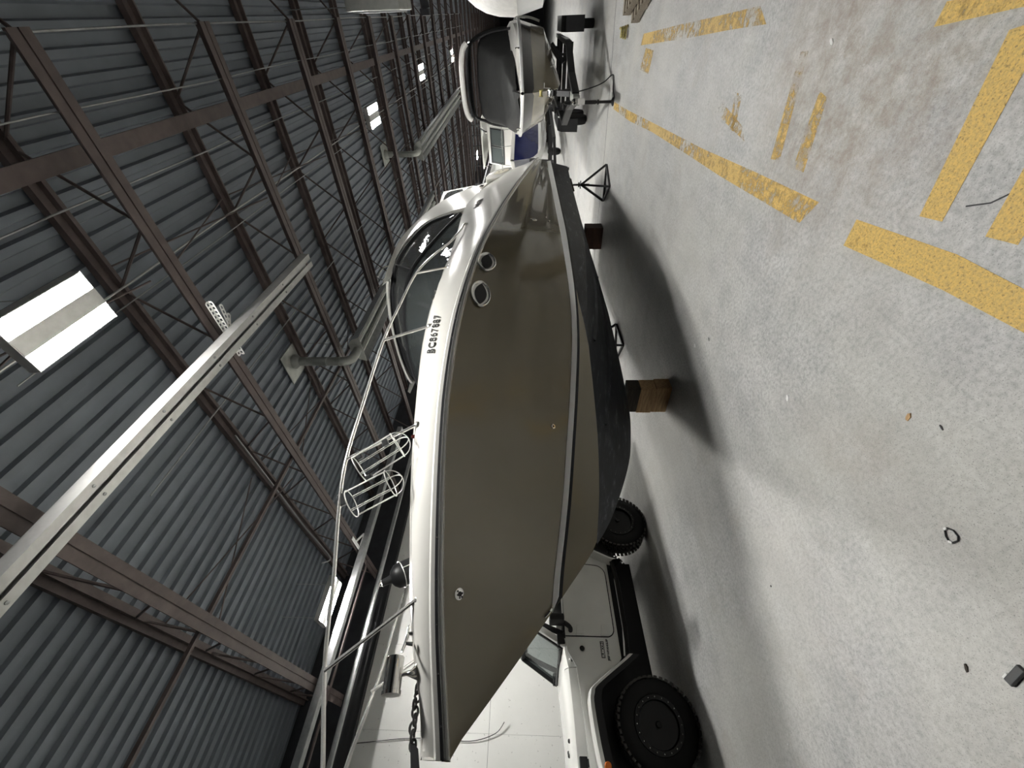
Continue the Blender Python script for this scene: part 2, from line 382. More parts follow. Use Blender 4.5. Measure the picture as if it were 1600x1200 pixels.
tag(e.build('steel_angle', 'joist', smooth=False), 'pinkish lit steel angle running between door track and wall pipe', 'rail')  # plain steel angle in the joist colour

# ------------------------------------------------------------------ lamps
def high_bay(loc, label):
    t = thing('high_bay_light', label, 'ceiling light', loc, 0, 'twin-lens high-bay lights')
    h = MB(); h.box(-.185, .185, -.33, .33, .012, .055); h.box(-.19, .19, -.335, -.328, -.034, .05); h.box(-.19, .19, .328, .335, -.034, .05); h.box(-.19, -.183, -.33, .33, -.030, .05); h.box(.183, .19, -.33, .33, -.030, .05)
    h.box(-.062, .062, -.328, .328, -.036, .012)
    h.build('housing', 'galv_bright', t, smooth=False)
    for s in (-1, 1):
        l = MB(); l.prism([(s*.18, .012), (s*.066, .012), (s*.066, -.012), (s*.085, -.03), (s*.16, -.03), (s*.18, -.012)], lambda u, v, d: (u, d, v), -.325, .325); l.build('lens', 'lamp', t, smooth=False)
    for yy in (-.25, .25): MB().tube([(0, yy, .05), (0, yy, ZD-loc[2])], .004, 5).build('hanger', 'galv', t)
    return t
RY = [2.2, 9.78, 15.04, 21.66, 27.9, 33.9]
NAMES = ['nearest and largest', 'second', 'third', 'fourth', 'fifth', 'sixth']
for row, xs in (('middle', [-1.46, -1.5, -1.25, -1.28, -1.3, -1.3]), ('wall', [-6.92, -6.9, -6.85, -6.8, -6.5, -6.45])):
    for k, yy in enumerate(RY):
        where = {'middle': 'in the row over the floor beside the cruiser', 'wall': 'in the row along the white wall', 'right': 'in the row right of the view'}[row]
        high_bay((xs[k], yy, 5.0), 'lit twin-lens light, %s %s' % (NAMES[k], where))

# ------------------------------------------------------------------ overhead track, heaters
tr = thing('overhead_track', 'long galvanized channel track hanging below the joists across the ceiling', 'track', (-2.33, 3.2, 4.72))
c = MB()
A_, B_ = (-2.30+2.33, -2.6, 0), (-2.4+2.33, 1.8, 0)
ax = Vector((-.0225, 1, 0)).normalized(); ay = Vector((1, .0225, 0))
def seg(u0, u1, z0, z1):
    P = []
    for yy in (-5.2, 1.78):
        cx = -.07*(yy+2.6)/4.4+.03
        P.append([(cx+u, yy, z) for u, z in ((u0, z0), (u1, z0), (u1, z1), (u0, z1))])
    c.grid([p+[p[0]] for p in P]); c.add(P[0], [(0, 1, 2, 3)]); c.add(P[1], [(3, 2, 1, 0)])
seg(-.085, .085, .075, .082); seg(-.085, -.078, -.02, .08); seg(.078, .085, -.02, .08)
seg(-.085, -.015, -.024, -.017); seg(.015, .085, -.024, -.017)
c.build('channel', 'galv_bright', tr, smooth=False, fix=False)
b_ = MB()
def perf(p, q, up):
    p = Vector(p); q = Vector(q); d = (q-p).normalized(); u = Vector(up); a = d.cross(u).normalized(); L = (q-p).length; n = int(L/.045)
    for s in (-1, 1): b_.bar(p+a*s*.018, q+a*s*.018, .012, .004, up)
    for k in range(n+1): m = p+d*(k*L/n); b_.bar(m-d*.009, m+d*.009, .03, .004, up)
perf((-.28, .04, .14), (.36, .04, .14), (0, 0, 1)); perf((-.28, .062, .12), (.36, .062, .12), (0, 1, 0))
perf((-.1, .06, .09), (.24, .2, .16), (0, 0, 1)); perf((-.02, .0, .09), (.12, .22, .15), (0, 0, 1))
b_.build('perforated_bracket', 'stripe', tr, smooth=False)
bo = MB()
for k in range(9):
    for s in (-1, 1): bo.lathe([(.012, 0), (.012, -.01), (.004, -.014)], 8, (s*.05-.07*(-4.6+k*.7+2.6)/4.4+.03, -4.6+k*.7, -.02))
bo.build('bolt', 'galv', tr)['kind'] = 'stuff'

def heater(x, y, zt, length, label, ang=0):
    t = thing('tube_heater', label, 'heater', (x, y, zt), ang)
    p = MB(); zc = ZD-zt
    p.box(-.27, .27, -.27, .27, zc-.03, zc-.015); p.build('flange_plate', 'pipe_grey', t, smooth=False)
    v = MB(); v.tube([(0, 0, zc-.02), (0, 0, zc-.25)], .075, 14); v.lathe([(.075, 0), (.12, .0), (.12, -.03), (.075, -.1)], 14, (0, 0, zc-.03))
    v.tube([(0, 0, zc-.2), (0, 0, .12)], .072, 14)
    v.tube(catmull([(0, 0, .14), (0, 0, .04), (0, .05, -.04), (0, .14, -.07), (0, .3, -.07)], 4), .072, 14)
    for zz in (.35, .13): v.tube([(0, 0, zz+.015), (0, 0, zz-.015)], .079, 14)
    v.build('vent_pipe', 'pipe_grey', t)
    r = MB(); pr = [(-.26, -.16), (-.2, -.02), (-.1, .06), (.1, .06), (.2, -.02), (.26, -.16)]
    r.sheet([[(u, .32, v_) for u, v_ in pr], [(u, .32+length, v_) for u, v_ in pr]], .006)
    r.build('reflector', 'galv', t, smooth=False)
    e_ = MB(); e_.prism(pr, lambda u, v_, d: (u, d, v_), .315, .322); e_.build('end_plate', 'pipe_grey', t, smooth=False)
    b = MB()
    for s in (-.1, .1): b.tube([(s, .34, -.07), (s, .3+length, -.07)], .05, 10)
    b.build('burner_tube', 'pipe_grey', t)
    for yy in (.5, .3+length-.3):
        w_ = MB()
        for s in (-1, 1): w_.tube([(s*.25, yy, -.14), (0, yy, zc-.3), (0, yy, zc-.02)], .004, 5)
        w_.build('hanger_wire', 'galv', t)
heater(-4.15, 4.97, 4.75, 7.5, 'grey tube heater with vent pipe behind the cruiser canopy, nearer of the two', 0.0)
heater(-2.74, 12.04, 4.86, 9.0, 'grey tube heater with vent pipe above the covered wakeboard boat, farther of the two', -.02)
uh = thing('unit_heater', 'dark grey hanging sheet metal unit heater at the far right roof', 'heater', (.42, 8.3, 3.62))
u_ = MB(); u_.box(-.35, .5, -.4, .4, 0, .8); u_.build('cabinet', 'pipe_grey', uh, smooth=False, bevel=.012)
u_ = MB(); u_.box(-.372, -.352, -.36, .30, .06, .72); u_.build('side_panel', 'galv', uh, smooth=False)
u_ = MB(); u_.bar((-.34, .46, -.22), (.45, .46, -.05), .06, .12); u_.box(-.42, -.34, .38, .56, -.27, -.13); u_.box(-.1, .0, .38, .56, -.22, -.12); u_.bar((-.1, .46, -.1), (-.1, .35, .3), .06, .06); u_.build('support_arm', 'darkwall', uh, smooth=False)
for xx in (-.3, .45): MB().tube([(xx, 0, .8), (xx, 0, ZD-3.62)], .008, 6).build('hanger_rod', 'galv', uh)

# ------------------------------------------------------------------ the cabin cruiser (local x = port, y = aft, z = up)
ANG = math.radians(4.5)
cr = thing('cabin_cruiser', 'large taupe and white cabin cruiser with bow rail and canopy, resting on blocks', 'boat', (-3.5, 3.6, 0), ANG)
KEEL = [(-3.44, 2.24), (-3.07, 1.94), (-2.69, 1.64), (-2.48, 1.48), (-2.15, 1.23), (-2.06, 1.17), (-1.86, 1.03), (-1.55, .88), (-1.29, .77), (-1.04, .68), (-.56, .585), (-.31, .555), (.41, .51), (1.95, .44), (3.9, .41), (7, .40)]
RAIL = [(-3.5, 2.235), (-3.34, 2.26), (-2.93, 2.32), (-2.62, 2.35), (-2.07, 2.39), (-1.5, 2.42), (-1.1, 2.42), (-.65, 2.41), (-.18, 2.38), (.37, 2.34), (1.26, 2.265), (2.5, 2.13), (4.13, 1.91), (6.9, 1.52)]
STR = [(-2.6, 1.58), (-2.13, 1.51), (-1.88, 1.46), (-1.62, 1.43), (-1.02, 1.36), (-.36, 1.30), (.2, 1.295), (.9, 1.315), (2.5, 1.32), (7, 1.32)]
CHI = [(-2.1, 1.19), (-1.89, 1.14), (-1.57, 1.12), (-1.3, 1.11), (-.87, 1.12), (-.33, 1.135), (.43, 1.08), (1.53, .99), (3.43, .94), (6.4, .84), (7, .82)]
EDGE = [(-3.36, 2.385), (-3.08, 2.45), (-2.91, 2.505), (-2.6, 2.55), (-2.2, 2.60), (-1.67, 2.65), (-1.0, 2.69), (-.6, 2.71), (0, 2.71), (.46, 2.69), (1.2, 2.74), (2.7, 2.83), (3.5, 2.84), (4.4, 2.72), (5.24, 2.57), (5.9, 2.5), (6.2, 2.36), (6.45, 2.14), (6.7, 1.92), (7, 1.7)]
TB, TE = -3.44, 6.75
def bs(t):
    s = min(1, max(0, (t+3.44)/4.6)); return 1.58*(1-(1-s)**2.3)-max(0, t-4)*.03
def bch(t):
    s = min(1, max(0, (t+2.1)/3.7)); return 1.32*(1-(1-s)**2)
def zk(t): return smooth(KEEL, t, .1)
def sect(t):
    k = zk(t); r = (bs(t), smooth(RAIL, t)); 
    c = (bch(t), max(k, smooth(CHI, t))); st = (bch(t)+.12*min(1, max(0, (t+2.6)/1.5)), max(k, smooth(STR, t)))
    if smooth(STR, t) < k: st = (0, k)
    if smooth(CHI, t) < k or t < -2.1: c = (0, k)
    return k, c, st, r
TS = [TB+.0005]+[TB+.04, TB+.1, TB+.18, TB+.28]+[TB+.4+.11*k for k in range(25)]
while TS[-1] < TE-.3: TS.append(TS[-1]+.24)
TS.append(TE)
SW = [(-2.6, .04), (-1, .045), (0, .05), (2, .075), (7, .09)]
def mir(rows): return [[(-x_, y_, z_) for x_, y_, z_ in r] for r in rows]
def both(mb, rows): mb.grid(rows); mb.grid([r[::-1] for r in mir(rows)])
top = []; low = []; black = []; bot = []; stp = []; bln = []
for t in TS:
    k, c, st, r = sect(t); sw = lerp(SW, t)
    nrow = 10; row = []
    for q in range(nrow+1):
        f = q/nrow; bb = st[0]+(r[0]-st[0])*f; zz = st[1]+(r[1]-st[1])*f
        fl = min(1, max(0, (.8-t)/3.0))                      # flare at the bow, straight aft
        bb -= fl*.10*math.sin(math.pi*f)*min(1, r[0]/.5)
        bb += .018*max(0, 1-abs(f-.55)/.12)*min(1, max(0, (t+2.6)/1.0)) # styling crease along the topsides
        row.append((max(bb, 0), t, zz))
    top.append(row)
    if t >= -2.62:
        dz = st[1]-c[1]; u = lambda d: (c[0]+(st[0]-c[0])*max(0, 1-d/max(dz, 1e-4)), t, max(st[1]-d, c[1]))
        a0 = u(0); a1 = u(sw); a2 = u(sw+.03)
        o_ = .004
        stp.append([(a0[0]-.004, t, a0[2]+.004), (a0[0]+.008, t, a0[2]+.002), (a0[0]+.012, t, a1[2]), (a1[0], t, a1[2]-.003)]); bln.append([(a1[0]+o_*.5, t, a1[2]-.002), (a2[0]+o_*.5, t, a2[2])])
        wl_ = max(c[1], min(a2[2], c[1]+(a2[2]-c[1])*min(1, max(0, (t+.35)/.55))))
        wb = c[0]+(st[0]-c[0])*((wl_-c[1])/max(dz, 1e-4))
        low.append([(a0[0], t, a0[2]), (wb, t, wl_)])
        black.append([(wb, t, wl_), (c[0], t, c[1])])
    row = []
    for q in range(6):
        f = q/5; bb = c[0]*(1-f); zz = c[1]+(k-c[1])*f
        zz += .03*math.sin(math.pi*f)*min(1, c[0])
        row.append((bb, t, zz))
    if t >= -2.12:
        bot.append(row)
m = MB(); both(m, top)
tr_ = top[-1]; m.add([p for p in tr_]+[(-p[0], p[1], p[2]) for p in reversed(tr_)], [tuple(range(2*len(tr_)))]); m.build('topside', 'hull', cr)
m = MB(); both(m, low); m.build('lower_topside', 'hull', cr)
m = MB(); both(m, stp); m.build('boot_stripe', 'stripe', cr, smooth=False)
m = MB(); both(m, bln); m.build('stripe_black_line', 'canvas', cr)  # thin black line below the boot stripe
m = MB(); both(m, black); both(m, bot)
q = [black[-1][0]]+bot[-1]; m.add([p for p in q]+[(-p[0], p[1], p[2]) for p in reversed(q[:-1])], [tuple(range(2*len(q)-1))]); m.build('bottom', 'bottom', cr)
for off in (.45, .85):                                       # lifting strakes under the bottom
    m = MB()
    for s in (1, -1):
        rows = []
        for t in TS:
            k, c, st, r = sect(t)
            if t < -1.3 or c[0] < off+.15: continue
            f = 1-off/c[0]; zc_ = c[1]+(k-c[1])*f+.03*math.sin(math.pi*f)
            rows.append([(s*(off-.03), t, zc_-.0), (s*off, t, zc_-.025), (s*(off+.03), t, zc_+.01)])
        m.grid(rows)
    m.build('strake', 'bottom', cr)
# rub rail, deck side, fore deck, coamings
def sweep(fn, prof, closed=True):
    m = MB(); R = []
    for t in TS:
        b, z = fn(t); R.append([(b+u, t, z+v) for u, v in prof])
    if closed: R = [r+[r[0]] for r in R]
    both(m, R); return m
sweep(lambda t: (bs(t), smooth(RAIL, t)), [(-.02, -.035), (.022, -.03), (.03, -.012), (.03, .0), (-.02, .0)]).build('rub_rail', 'polished', cr)
sweep(lambda t: (bs(t), smooth(RAIL, t)), [(-.02, .0), (.022, .0), (.022, .022), (-.02, .022)]).build('rub_rail_insert', 'railblack', cr)
sc = MB()
t = -3.3
while t < 6.5:
    for s in (1, -1):
        n_ = Vector((1, -.6 if t < -1 else -.1, 0)).normalized(); sc.lathe([(.006, 0), (.006, .012), (.001, .014)], 6, (s*(bs(t)+.012), t, smooth(RAIL, t)+.011), (s*n_.x, n_.y, 0))
    t += .22
sc.build('rail_screw', 'chrome', cr)['kind'] = 'stuff'
def eb(t): return max(0, bs(t)-.10-.14*min(1, max(0, (t-.2)/1.5)))
ROOF = [(-3.4, .0), (-2.6, .06), (-1.5, .12), (0, .22), (1, .26), (2.2, .1), (3, .0), (7, 0)]
m = MB(); R = []; D = []
for t in TS:
    b0, z0 = bs(t), smooth(RAIL, t)+.02; b1, z1 = eb(t), max(z0+.02, smooth(EDGE, t, .12)); h = z1-z0
    row = [(b0+.012, t, z0), (b0+.012, t, z0+.03), (b0-.008, t, z0+.045), (b0-.012, t, z0+.07)]
    for f in (.5, .75, .9, .97, 1): row.append((b0-.012+(b1-b0+.012)*f**1.6, t, z0+.07+(h-.07)*f))
    row.append((max(0, b1-.03), t, z1+.012)); row.append((max(0, b1-.10), t, z1+.012))
    R.append(row)
both(m, R); m.build('deck_side', 'gel', cr)
m = MB(); D = []
for t in TS:
    if t > 3.0: continue
    b1, z1 = max(0, eb(t)-.10), max(smooth(RAIL, t)+.04, smooth(EDGE, t, .12))+.012; hh = lerp(ROOF, t)
    D.append([(b1*math.cos(a*math.pi/16), t, z1+hh*math.sin(a*math.pi/16)) for a in range(17)])
m.grid(D); m.build('fore_deck', 'gel', cr)
m = MB()
zc_ = lambda t: smooth(EDGE, t, .12)+.012
for s in (1, -1):
    R = [[(s*(eb(t)-.10), t, zc_(t)), (s*(eb(t)-.22), t, zc_(t)), (s*(eb(t)-.24), t, zc_(t)-.5)] for t in TS if t > 2.8]; m.grid(R)
m.grid([[(-(eb(t)-.24), t, zc_(t)-.5), ((eb(t)-.24), t, zc_(t)-.5)] for t in TS if t > 2.8]); 
t = TE; m.add([(-(eb(t)-.1), t, zc_(t)), (eb(t)-.1, t, zc_(t)), (bs(t), t, smooth(RAIL, t)), (-bs(t), t, smooth(RAIL, t))], [(0, 1, 2, 3)])
m.build('cockpit_liner', 'gel', cr)
m = MB(); rs = []
for t in (6.75, 7.2):
    rs.append([(-1.3, t, 1.36), (1.3, t, 1.36), (1.3, t, 1.44), (-1.3, t, 1.44), (-1.3, t, 1.36)])
m.grid(rs); m.add(rs[1][:4], [(0, 1, 2, 3)]); m.build('swim_platform', 'gel', cr, smooth=False)
# moulded coaming hump with a cream recess at the quarter
hp = [(5.15, 2.62), (5.4, 2.66), (5.75, 2.62), (6.1, 2.5), (6.3, 2.32), (6.42, 2.14), (6.0, 2.1), (5.4, 2.3)]
m = MB(); m.prism(hp, lambda u, v, d: (d, u, v), 1.16, 1.40); m.build('quarter_coaming', 'gel', cr, bevel=.03)
hp2 = [(5.62, 2.50), (5.9, 2.46), (6.08, 2.36), (6.2, 2.2), (6.0, 2.19), (5.7, 2.36)]
m = MB(); m.prism(hp2, lambda u, v, d: (d, u, v), 1.395, 1.408); m.build('quarter_recess', 'cream', cr, smooth=False)
for u, v in ((5.82, 2.40), (5.98, 2.32)): MB().box(1.405, 1.412, u-.02, u+.02, v-.012, v+.012).build('recess_fitting', 'railblack', cr, smooth=False)

# radar arch, hard top edge
AF = [(3.45, 1.26, 2.85), (3.42, 1.19, 3.15), (3.2, 1.10, 3.5), (2.7, 1.02, 3.70), (1.95, .95, 3.765), (1.36, .90, 3.71)]
AA = [(5.31, 1.27, 2.60), (4.76, 1.22, 3.10), (4.2, 1.15, 3.46), (3.45, 1.08, 3.70), (2.37, 1.02, 3.85), (1.10, .93, 3.74)]
cf = catmull([(b, t, z) for t, b, z in AF], 6); ca = catmull([(b, t, z) for t, b, z in AA], 6)
m = MB()
for s in (1, -1):
    R = [[(s*(p[0]+(q[0]-p[0])*f), p[1]+(q[1]-p[1])*f, p[2]+(q[2]-p[2])*f) for f in (0, .25, .5, .75, 1)] for p, q in zip(cf, ca)]
    m.sheet(R if s > 0 else [r[::-1] for r in R], -.05 if s > 0 else -.05)
m.build('radar_arch', 'gel', cr)
m = MB(); R = []
for t, b, z, cr_ in ((1.18, .90, 3.70, .06), (1.34, .94, 3.735, .07), (2.0, .97, 3.79, .08), (2.9, 1.0, 3.77, .08), (3.5, 1.05, 3.68, .08)):
    R.append([(b*math.cos(a*math.pi/12), t+.12*(abs(math.cos(a*math.pi/12))**2), z+cr_*math.sin(a*math.pi/12)) for a in range(13)])
m.sheet(R, .03); m.build('hard_top', 'gel', cr)
for s in (1,):
    m = MB(); m.tube(catmull([(.86, 2.0, 3.86), (.86, 1.9, 3.97), (.86, 1.55, 3.95), (.86, 1.45, 3.83)], 5), .012, 8); m.build('grab_rail', 'stainless', cr)
# windshield: frame line, glass below, clear vinyl connectors above
WT = [(1.22, 3.35, 2.94), (1.16, 2.5, 3.14), (1.06, 1.58, 3.34), (.92, 1.12, 3.40), (.55, .82, 3.43), (0, .72, 3.44)]
WB = [(1.27, 3.30, 2.80), (1.29, 2.3, 2.80), (1.26, 1.2, 2.74), (1.10, .62, 2.80), (.62, .22, 2.92), (0, .10, 2.96)]
wt = catmull(WT, 8); wb = catmull(WB, 8)
def mx(P): return [Vector((-p[0], p[1], p[2])) for p in P]
full = lambda P: P+mx(P)[::-1][1:]
m = MB(); m.sheet([full(wt), full(wb)], .006); m.build('windshield_glass', 'glass', cr)
m = MB(); m.tube(full(wt), .034, 8); m.build('windshield_frame', 'canvas', cr)
m = MB(); m.tube(full(wb), .012, 6); m.build('windshield_sill', 'stainless', cr)
CT = [(1.20, 3.36, 3.06), (1.12, 3.14, 3.46), (1.02, 2.62, 3.66), (.95, 1.9, 3.72), (.88, 1.44, 3.67), (.5, 1.3, 3.72), (0, 1.26, 3.74)]
ct = catmull(CT, 7)
def resample(P, n):
    L = [0]
    for a, b in zip(P, P[1:]): L.append(L[-1]+(b-a).length)
    out = []
    for k in range(n+1):
        d = L[-1]*k/n; i = max(j for j in range(len(L)) if L[j] <= d+1e-9); i = min(i, len(P)-2)
        f = (d-L[i])/max(1e-9, L[i+1]-L[i]); out.append(P[i]+(P[i+1]-P[i])*f)
    return out
ca2, cb2 = resample(ct, 28), resample(wt, 28)
m = MB()
def bulge(p, q, f): return p+(q-p)*f+Vector((.03*math.sin(f*3.14), -.02*math.sin(f*3.14), .0))
rows = [[bulge(p, q, f) for p, q in zip(full(ca2), full(cb2))] for f in (0, .33, .67, 1)]
m.sheet(rows, .003); m.build('clear_curtain', 'vinyl', cr)
m = MB(); m.tube(full(ct), .042, 8); m.build('curtain_binding', 'canvas', cr)
for s in (1, -1): MB().bar((s*ca2[17].x, ca2[17].y, ca2[17].z), (s*cb2[17].x, cb2[17].y, cb2[17].z), .075, .02, (0, 1, 0)).build('curtain_zip', 'canvas', cr, smooth=False)
MB().bar(ca2[28], cb2[28], .05, .02, (0, 1, 0)).build('curtain_zip', 'canvas', cr, smooth=False)
for s in (1, -1):
    MB().tube([(s*.95, 1.75, 3.45), (s*1.0, 1.3, 2.95)], .035, 8).build('top_post', 'stainless', cr); MB().tube([(s*1.0, 3.2, 2.7), (s*.96, 2.2, 3.72)], .014, 6).build('top_bow', 'stainless', cr)
# helm and seat behind the glass
m = MB(); m.box(-.1, 1.0, 1.5, 2.0, 2.4, 3.0); m.build('helm_console', 'cover', cr, bevel=.05)
m = MB(); m.box(-.1, .95, 2.7, 3.0, 2.4, 3.2); m.box(-.1, .95, 2.4, 2.8, 2.4, 2.65); m.build('helm_seat', 'cream', cr, bevel=.06)
# aft camper canvas behind the arch
m = MB()
AP = [(4.25, 3.52), (5.55, 3.62), (6.12, 2.95), (5.6, 2.58), (5.1, 2.64), (4.72, 3.05)]
for s in (1, -1): m.prism(AP, lambda u, v, d: (s*d, u, v), 1.085, 1.095)
m.grid([[(-1.09, 4.25, 3.52), (1.09, 4.25, 3.52)], [(-1.09, 5.55, 3.62), (1.09, 5.55, 3.62)], [(-1.09, 6.12, 2.95), (1.09, 6.12, 2.95)], [(-1.09, 6.3, 2.3), (1.09, 6.3, 2.3)]])
m.build('aft_canvas', 'canvas_white', cr, smooth=False)
AW = catmull([(4.45, 1.10, 3.46), (5.4, 1.10, 3.52), (5.75, 1.10, 3.2), (5.9, 1.10, 2.98), (5.62, 1.10, 2.78), (5.1, 1.10, 2.98), (4.62, 1.1, 3.25), (4.45, 1.10, 3.46)], 4)[:-1]
m = MB(); m.prism([(p[0], p[2]) for p in AW], lambda u, v, d: (d, u, v), 1.098, 1.102); m.build('aft_window', 'vinyl', cr, smooth=False)
for s in (1, -1):
    MB().bar((s*1.1, 4.2, 3.5), (s*1.1, 4.75, 3.02), .02, .08).build('canvas_binding', 'canvas', cr, smooth=False); MB().bar((s*1.1, 6.12, 2.98), (s*1.12, 6.0, 2.6), .02, .16, (0, 1, 0)).build('canvas_binding', 'canvas', cr, smooth=False)
# vents, emblem, script lettering, cleats
def on_side(t, z):                                          # point on the topside at (t, z), port
    k, c, st, r = sect(t); f = (z-st[1])/max(.01, r[1]-st[1]); bb = st[0]+(r[0]-st[0])*f
    bb -= min(1, max(0, (.8-t)/3.0))*.10*math.sin(math.pi*f)*min(1, r[0]/.5); bb += .018*max(0, 1-abs(f-.55)/.12)*min(1, max(0, (t+2.6)/1.0))
    return Vector((bb, t, z))
def frame(t, z):
    p = on_side(t, z); a = (on_side(t+.03, z)-on_side(t-.03, z)).normalized(); b = (on_side(t, z+.03)-on_side(t, z-.03)).normalized(); return p, a, b, (a.cross(b)*-1).normalized() if (a.cross(b)).x < 0 else a.cross(b).normalized()
for (t, z, L, H) in ((.40, 2.215, .20, .105), (-.19, 2.235, .20, .105)):
    p, a, b, n = frame(t, z)
    ph = bpy.data.objects.new('porthole', None); COL.objects.link(ph); ph.parent = cr
    ring = [(math.cos(2*math.pi*k/40), math.sin(2*math.pi*k/40)) for k in range(40)]
    m = MB(); R = []
    for sc_, hgt in ((1.0, .0), (1.0, .016), (.93, .022), (.84, .018), (.80, .006)): R.append([p+a*(L*c_*sc_)+b*(H*(s_*abs(s_)**.15)*sc_)+n*hgt for c_, s_ in ring])
    m.grid([r+[r[0]] for r in R]); m.build('porthole_ring', 'polished', ph)
    eye = [(-1+2*k/16, (1-(-1+2*k/16)**2)) for k in range(17)]+[(1-2*k/16, -(1-(1-2*k/16)**2)) for k in range(1, 16)]
    m = MB(); m.add([p+a*(L*.80*c_)+b*(H*.60*s_)+n*.012 for c_, s_ in eye], [tuple(range(len(eye)))]); m.build('porthole_glass', 'blackgloss', ph, smooth=False)
    m = MB(); m.add([p+a*(L*.81*c_)+b*(H*.81*s_)+n*.006 for c_, s_ in ring], [tuple(range(40))]); m.build('porthole_bezel', 'polished', ph, smooth=False)
def fitting(t, z, r, name='through_hull', star=False):
    p, a, b, n = frame(t, z)
    m = MB(); m.lathe([(r, -.002), (r, .006), (r*.7, .012), (r*.45, .012), (r*.45, .002)], 20, p, n); o = m.build(name, 'chrome', cr)
    m = MB(); m.lathe([(r*.44, .0025), (.001, .003)], 14, p, n); m.build('fitting_bore', 'railblack', cr)
    if star:
        m = MB()
        for k in range(7):
            c_ = p+n*.013+(a*math.cos(k*1.047)+b*math.sin(k*1.047))*(r*.6 if k else 0)
            if k == 6: c_ = p+n*.013
            m.lathe([(r*.2, 0), (r*.2, .001)], 5, c_, n)
        m.build('vent_hole', 'railblack', cr)
fitting(-2.66, 2.225, .038, 'bow_vent', True); fitting(-1.3, 1.53, .022); fitting(2.0, 1.68, .05); fitting(2.05, 1.46, .018); fitting(2.2, 1.50, .015)
m = MB()
p, a, b, n = frame(-2.6, 1.60); m.tube(catmull([p+n*.0-a*.04+b*.03, p+n*.04, p+a*.04-b*.03], 5), .009, 7); m.build('bow_eye', 'chrome', cr)
def deckpt(t, f):                                           # a point on the white deck side, port
    b0, z0 = bs(t), smooth(RAIL, t)+.02; b1, z1 = eb(t), max(z0+.02, smooth(EDGE, t, .12)); h = z1-z0
    return Vector((b0-.012+(b1-b0+.012)*f**1.6, t, z0+.07+(h-.07)*f))
p0 = deckpt(-1.02, .40); p1 = deckpt(-.55, .42); uz = deckpt(-.75, .7)-deckpt(-.75, .3)
n = (p1-p0).cross(uz).normalized(); n = n if n.x > 0 else -n
text_mesh('registration_number', 'BC867887', .104, 'ink', cr, p0+n*.008, p1-p0, uz, .3, .0012, .0012, 1.12)
m = MB()
m.tube([deckpt(2.75+.019*k+.02*math.sin(k*2.3), .60+.09*math.sin(k*1.9)*(1 if k % 5 else 1.7))+Vector((.012, 0, .004)) for k in range(28)], .0035, 5); m.build('script_lettering', 'ink', cr)
m = MB(); ec = Vector((1.178, 4.02, 3.30)); m.lathe([(.0, .0), (.075, 0), (.075, .012), (.0, .014)], 18, ec, (1, 0, .35)); m.build('round_emblem', 'ink', cr)
m = MB(); m.bar(ec+Vector((.02, -.05, .04)), ec+Vector((.024, .05, -.04)), .015, .01); m.bar(ec+Vector((.02, -.04, -.05)), ec+Vector((.024, .04, .05)), .015, .01); m.build('emblem_cross', 'gel', cr, smooth=False)
def cleat(p, d, L=.2):
    p = Vector(p); d = Vector(d).normalized(); m = MB()
    m.tube(catmull([p-d*L/2+UP*.05, p-d*L*.25+UP*.045, p+UP*.042, p+d*L*.25+UP*.045, p+d*L/2+UP*.05], 4), [.004]+[.010]*15+[.004], 8)
    for s in (-1, 1): m.tube([p+d*s*L*.17+UP*.045, p+d*s*L*.19-UP*.01], [.010, .014], 8)
    m.build('cleat', 'chrome', cr)
cleat((.30, -2.90, 2.505), (.55, -.9, -.1), .24); cleat((eb(.0)-.1, .02, 2.715), (.12, 1, 0), .2); cleat((1.33, 4.9, 2.68), (.0, 1, -.15), .2)
# bow rail
PR = [(0, -3.78, 2.83), (.12, -3.68, 2.85), (.17, -3.51, 2.90), (.21, -3.08, 3.055), (.34, -2.87, 3.075), (.50, -2.6, 3.09), (.71, -2.24, 3.13), (.88, -1.9, 3.15), (1.08, -1.4, 3.115), (1.27, -.8, 3.085), (1.38, -.3, 3.035), (1.46, .27, 2.985), (1.49, .75, 2.865), (1.48, 1.2, 2.75), (1.46, 1.75, 2.69), (1.44, 2.05, 2.68), (1.42, 2.15, 2.62), (1.41, 2.18, 2.50)]
pr = catmull(PR, 5)
SR = [(0, -3.78, 2.83), (-.12, -3.68, 2.85), (-.17, -3.47, 2.885), (-.20, -3.16, 2.85), (-.34, -2.88, 2.86), (-.72, -2.25, 2.95), (-1.08, -1.4, 3.0), (-1.27, -.8, 3.0), (-1.38, -.3, 2.98), (-1.46, .27, 2.95), (-1.48, 1.2, 2.75), (-1.44, 2.05, 2.68), (-1.41, 2.18, 2.50)]
m = MB(); m.tube(pr[::-1]+catmull(SR, 5)[1:], .0135, 8); m.build('bow_rail', 'polished', cr)
for top_, bas in (((.22, -3.07, 3.055), (.43, -2.71, 2.50)), ((.885, -1.89, 3.15), (.995, -1.62, 2.64)), ((1.275, -.81, 3.085), (1.31, -.62, 2.69)), ((1.46, .27, 2.985), (1.45, .45, 2.66))):
    for s in (1, -1):
        m = MB(); m.tube([(s*top_[0], top_[1], top_[2]-(.0 if s > 0 else {(.22): .19, (.885): .17, (1.275): .085, (1.46): .035}[top_[0]])), (s*bas[0], bas[1], bas[2])], .0125, 8); m.lathe([(.028, 0), (.026, .008), (.016, .022)], 12, (s*bas[0], bas[1], bas[2]-.005), (0, 0, 1)); m.build('stanchion', 'polished', cr)
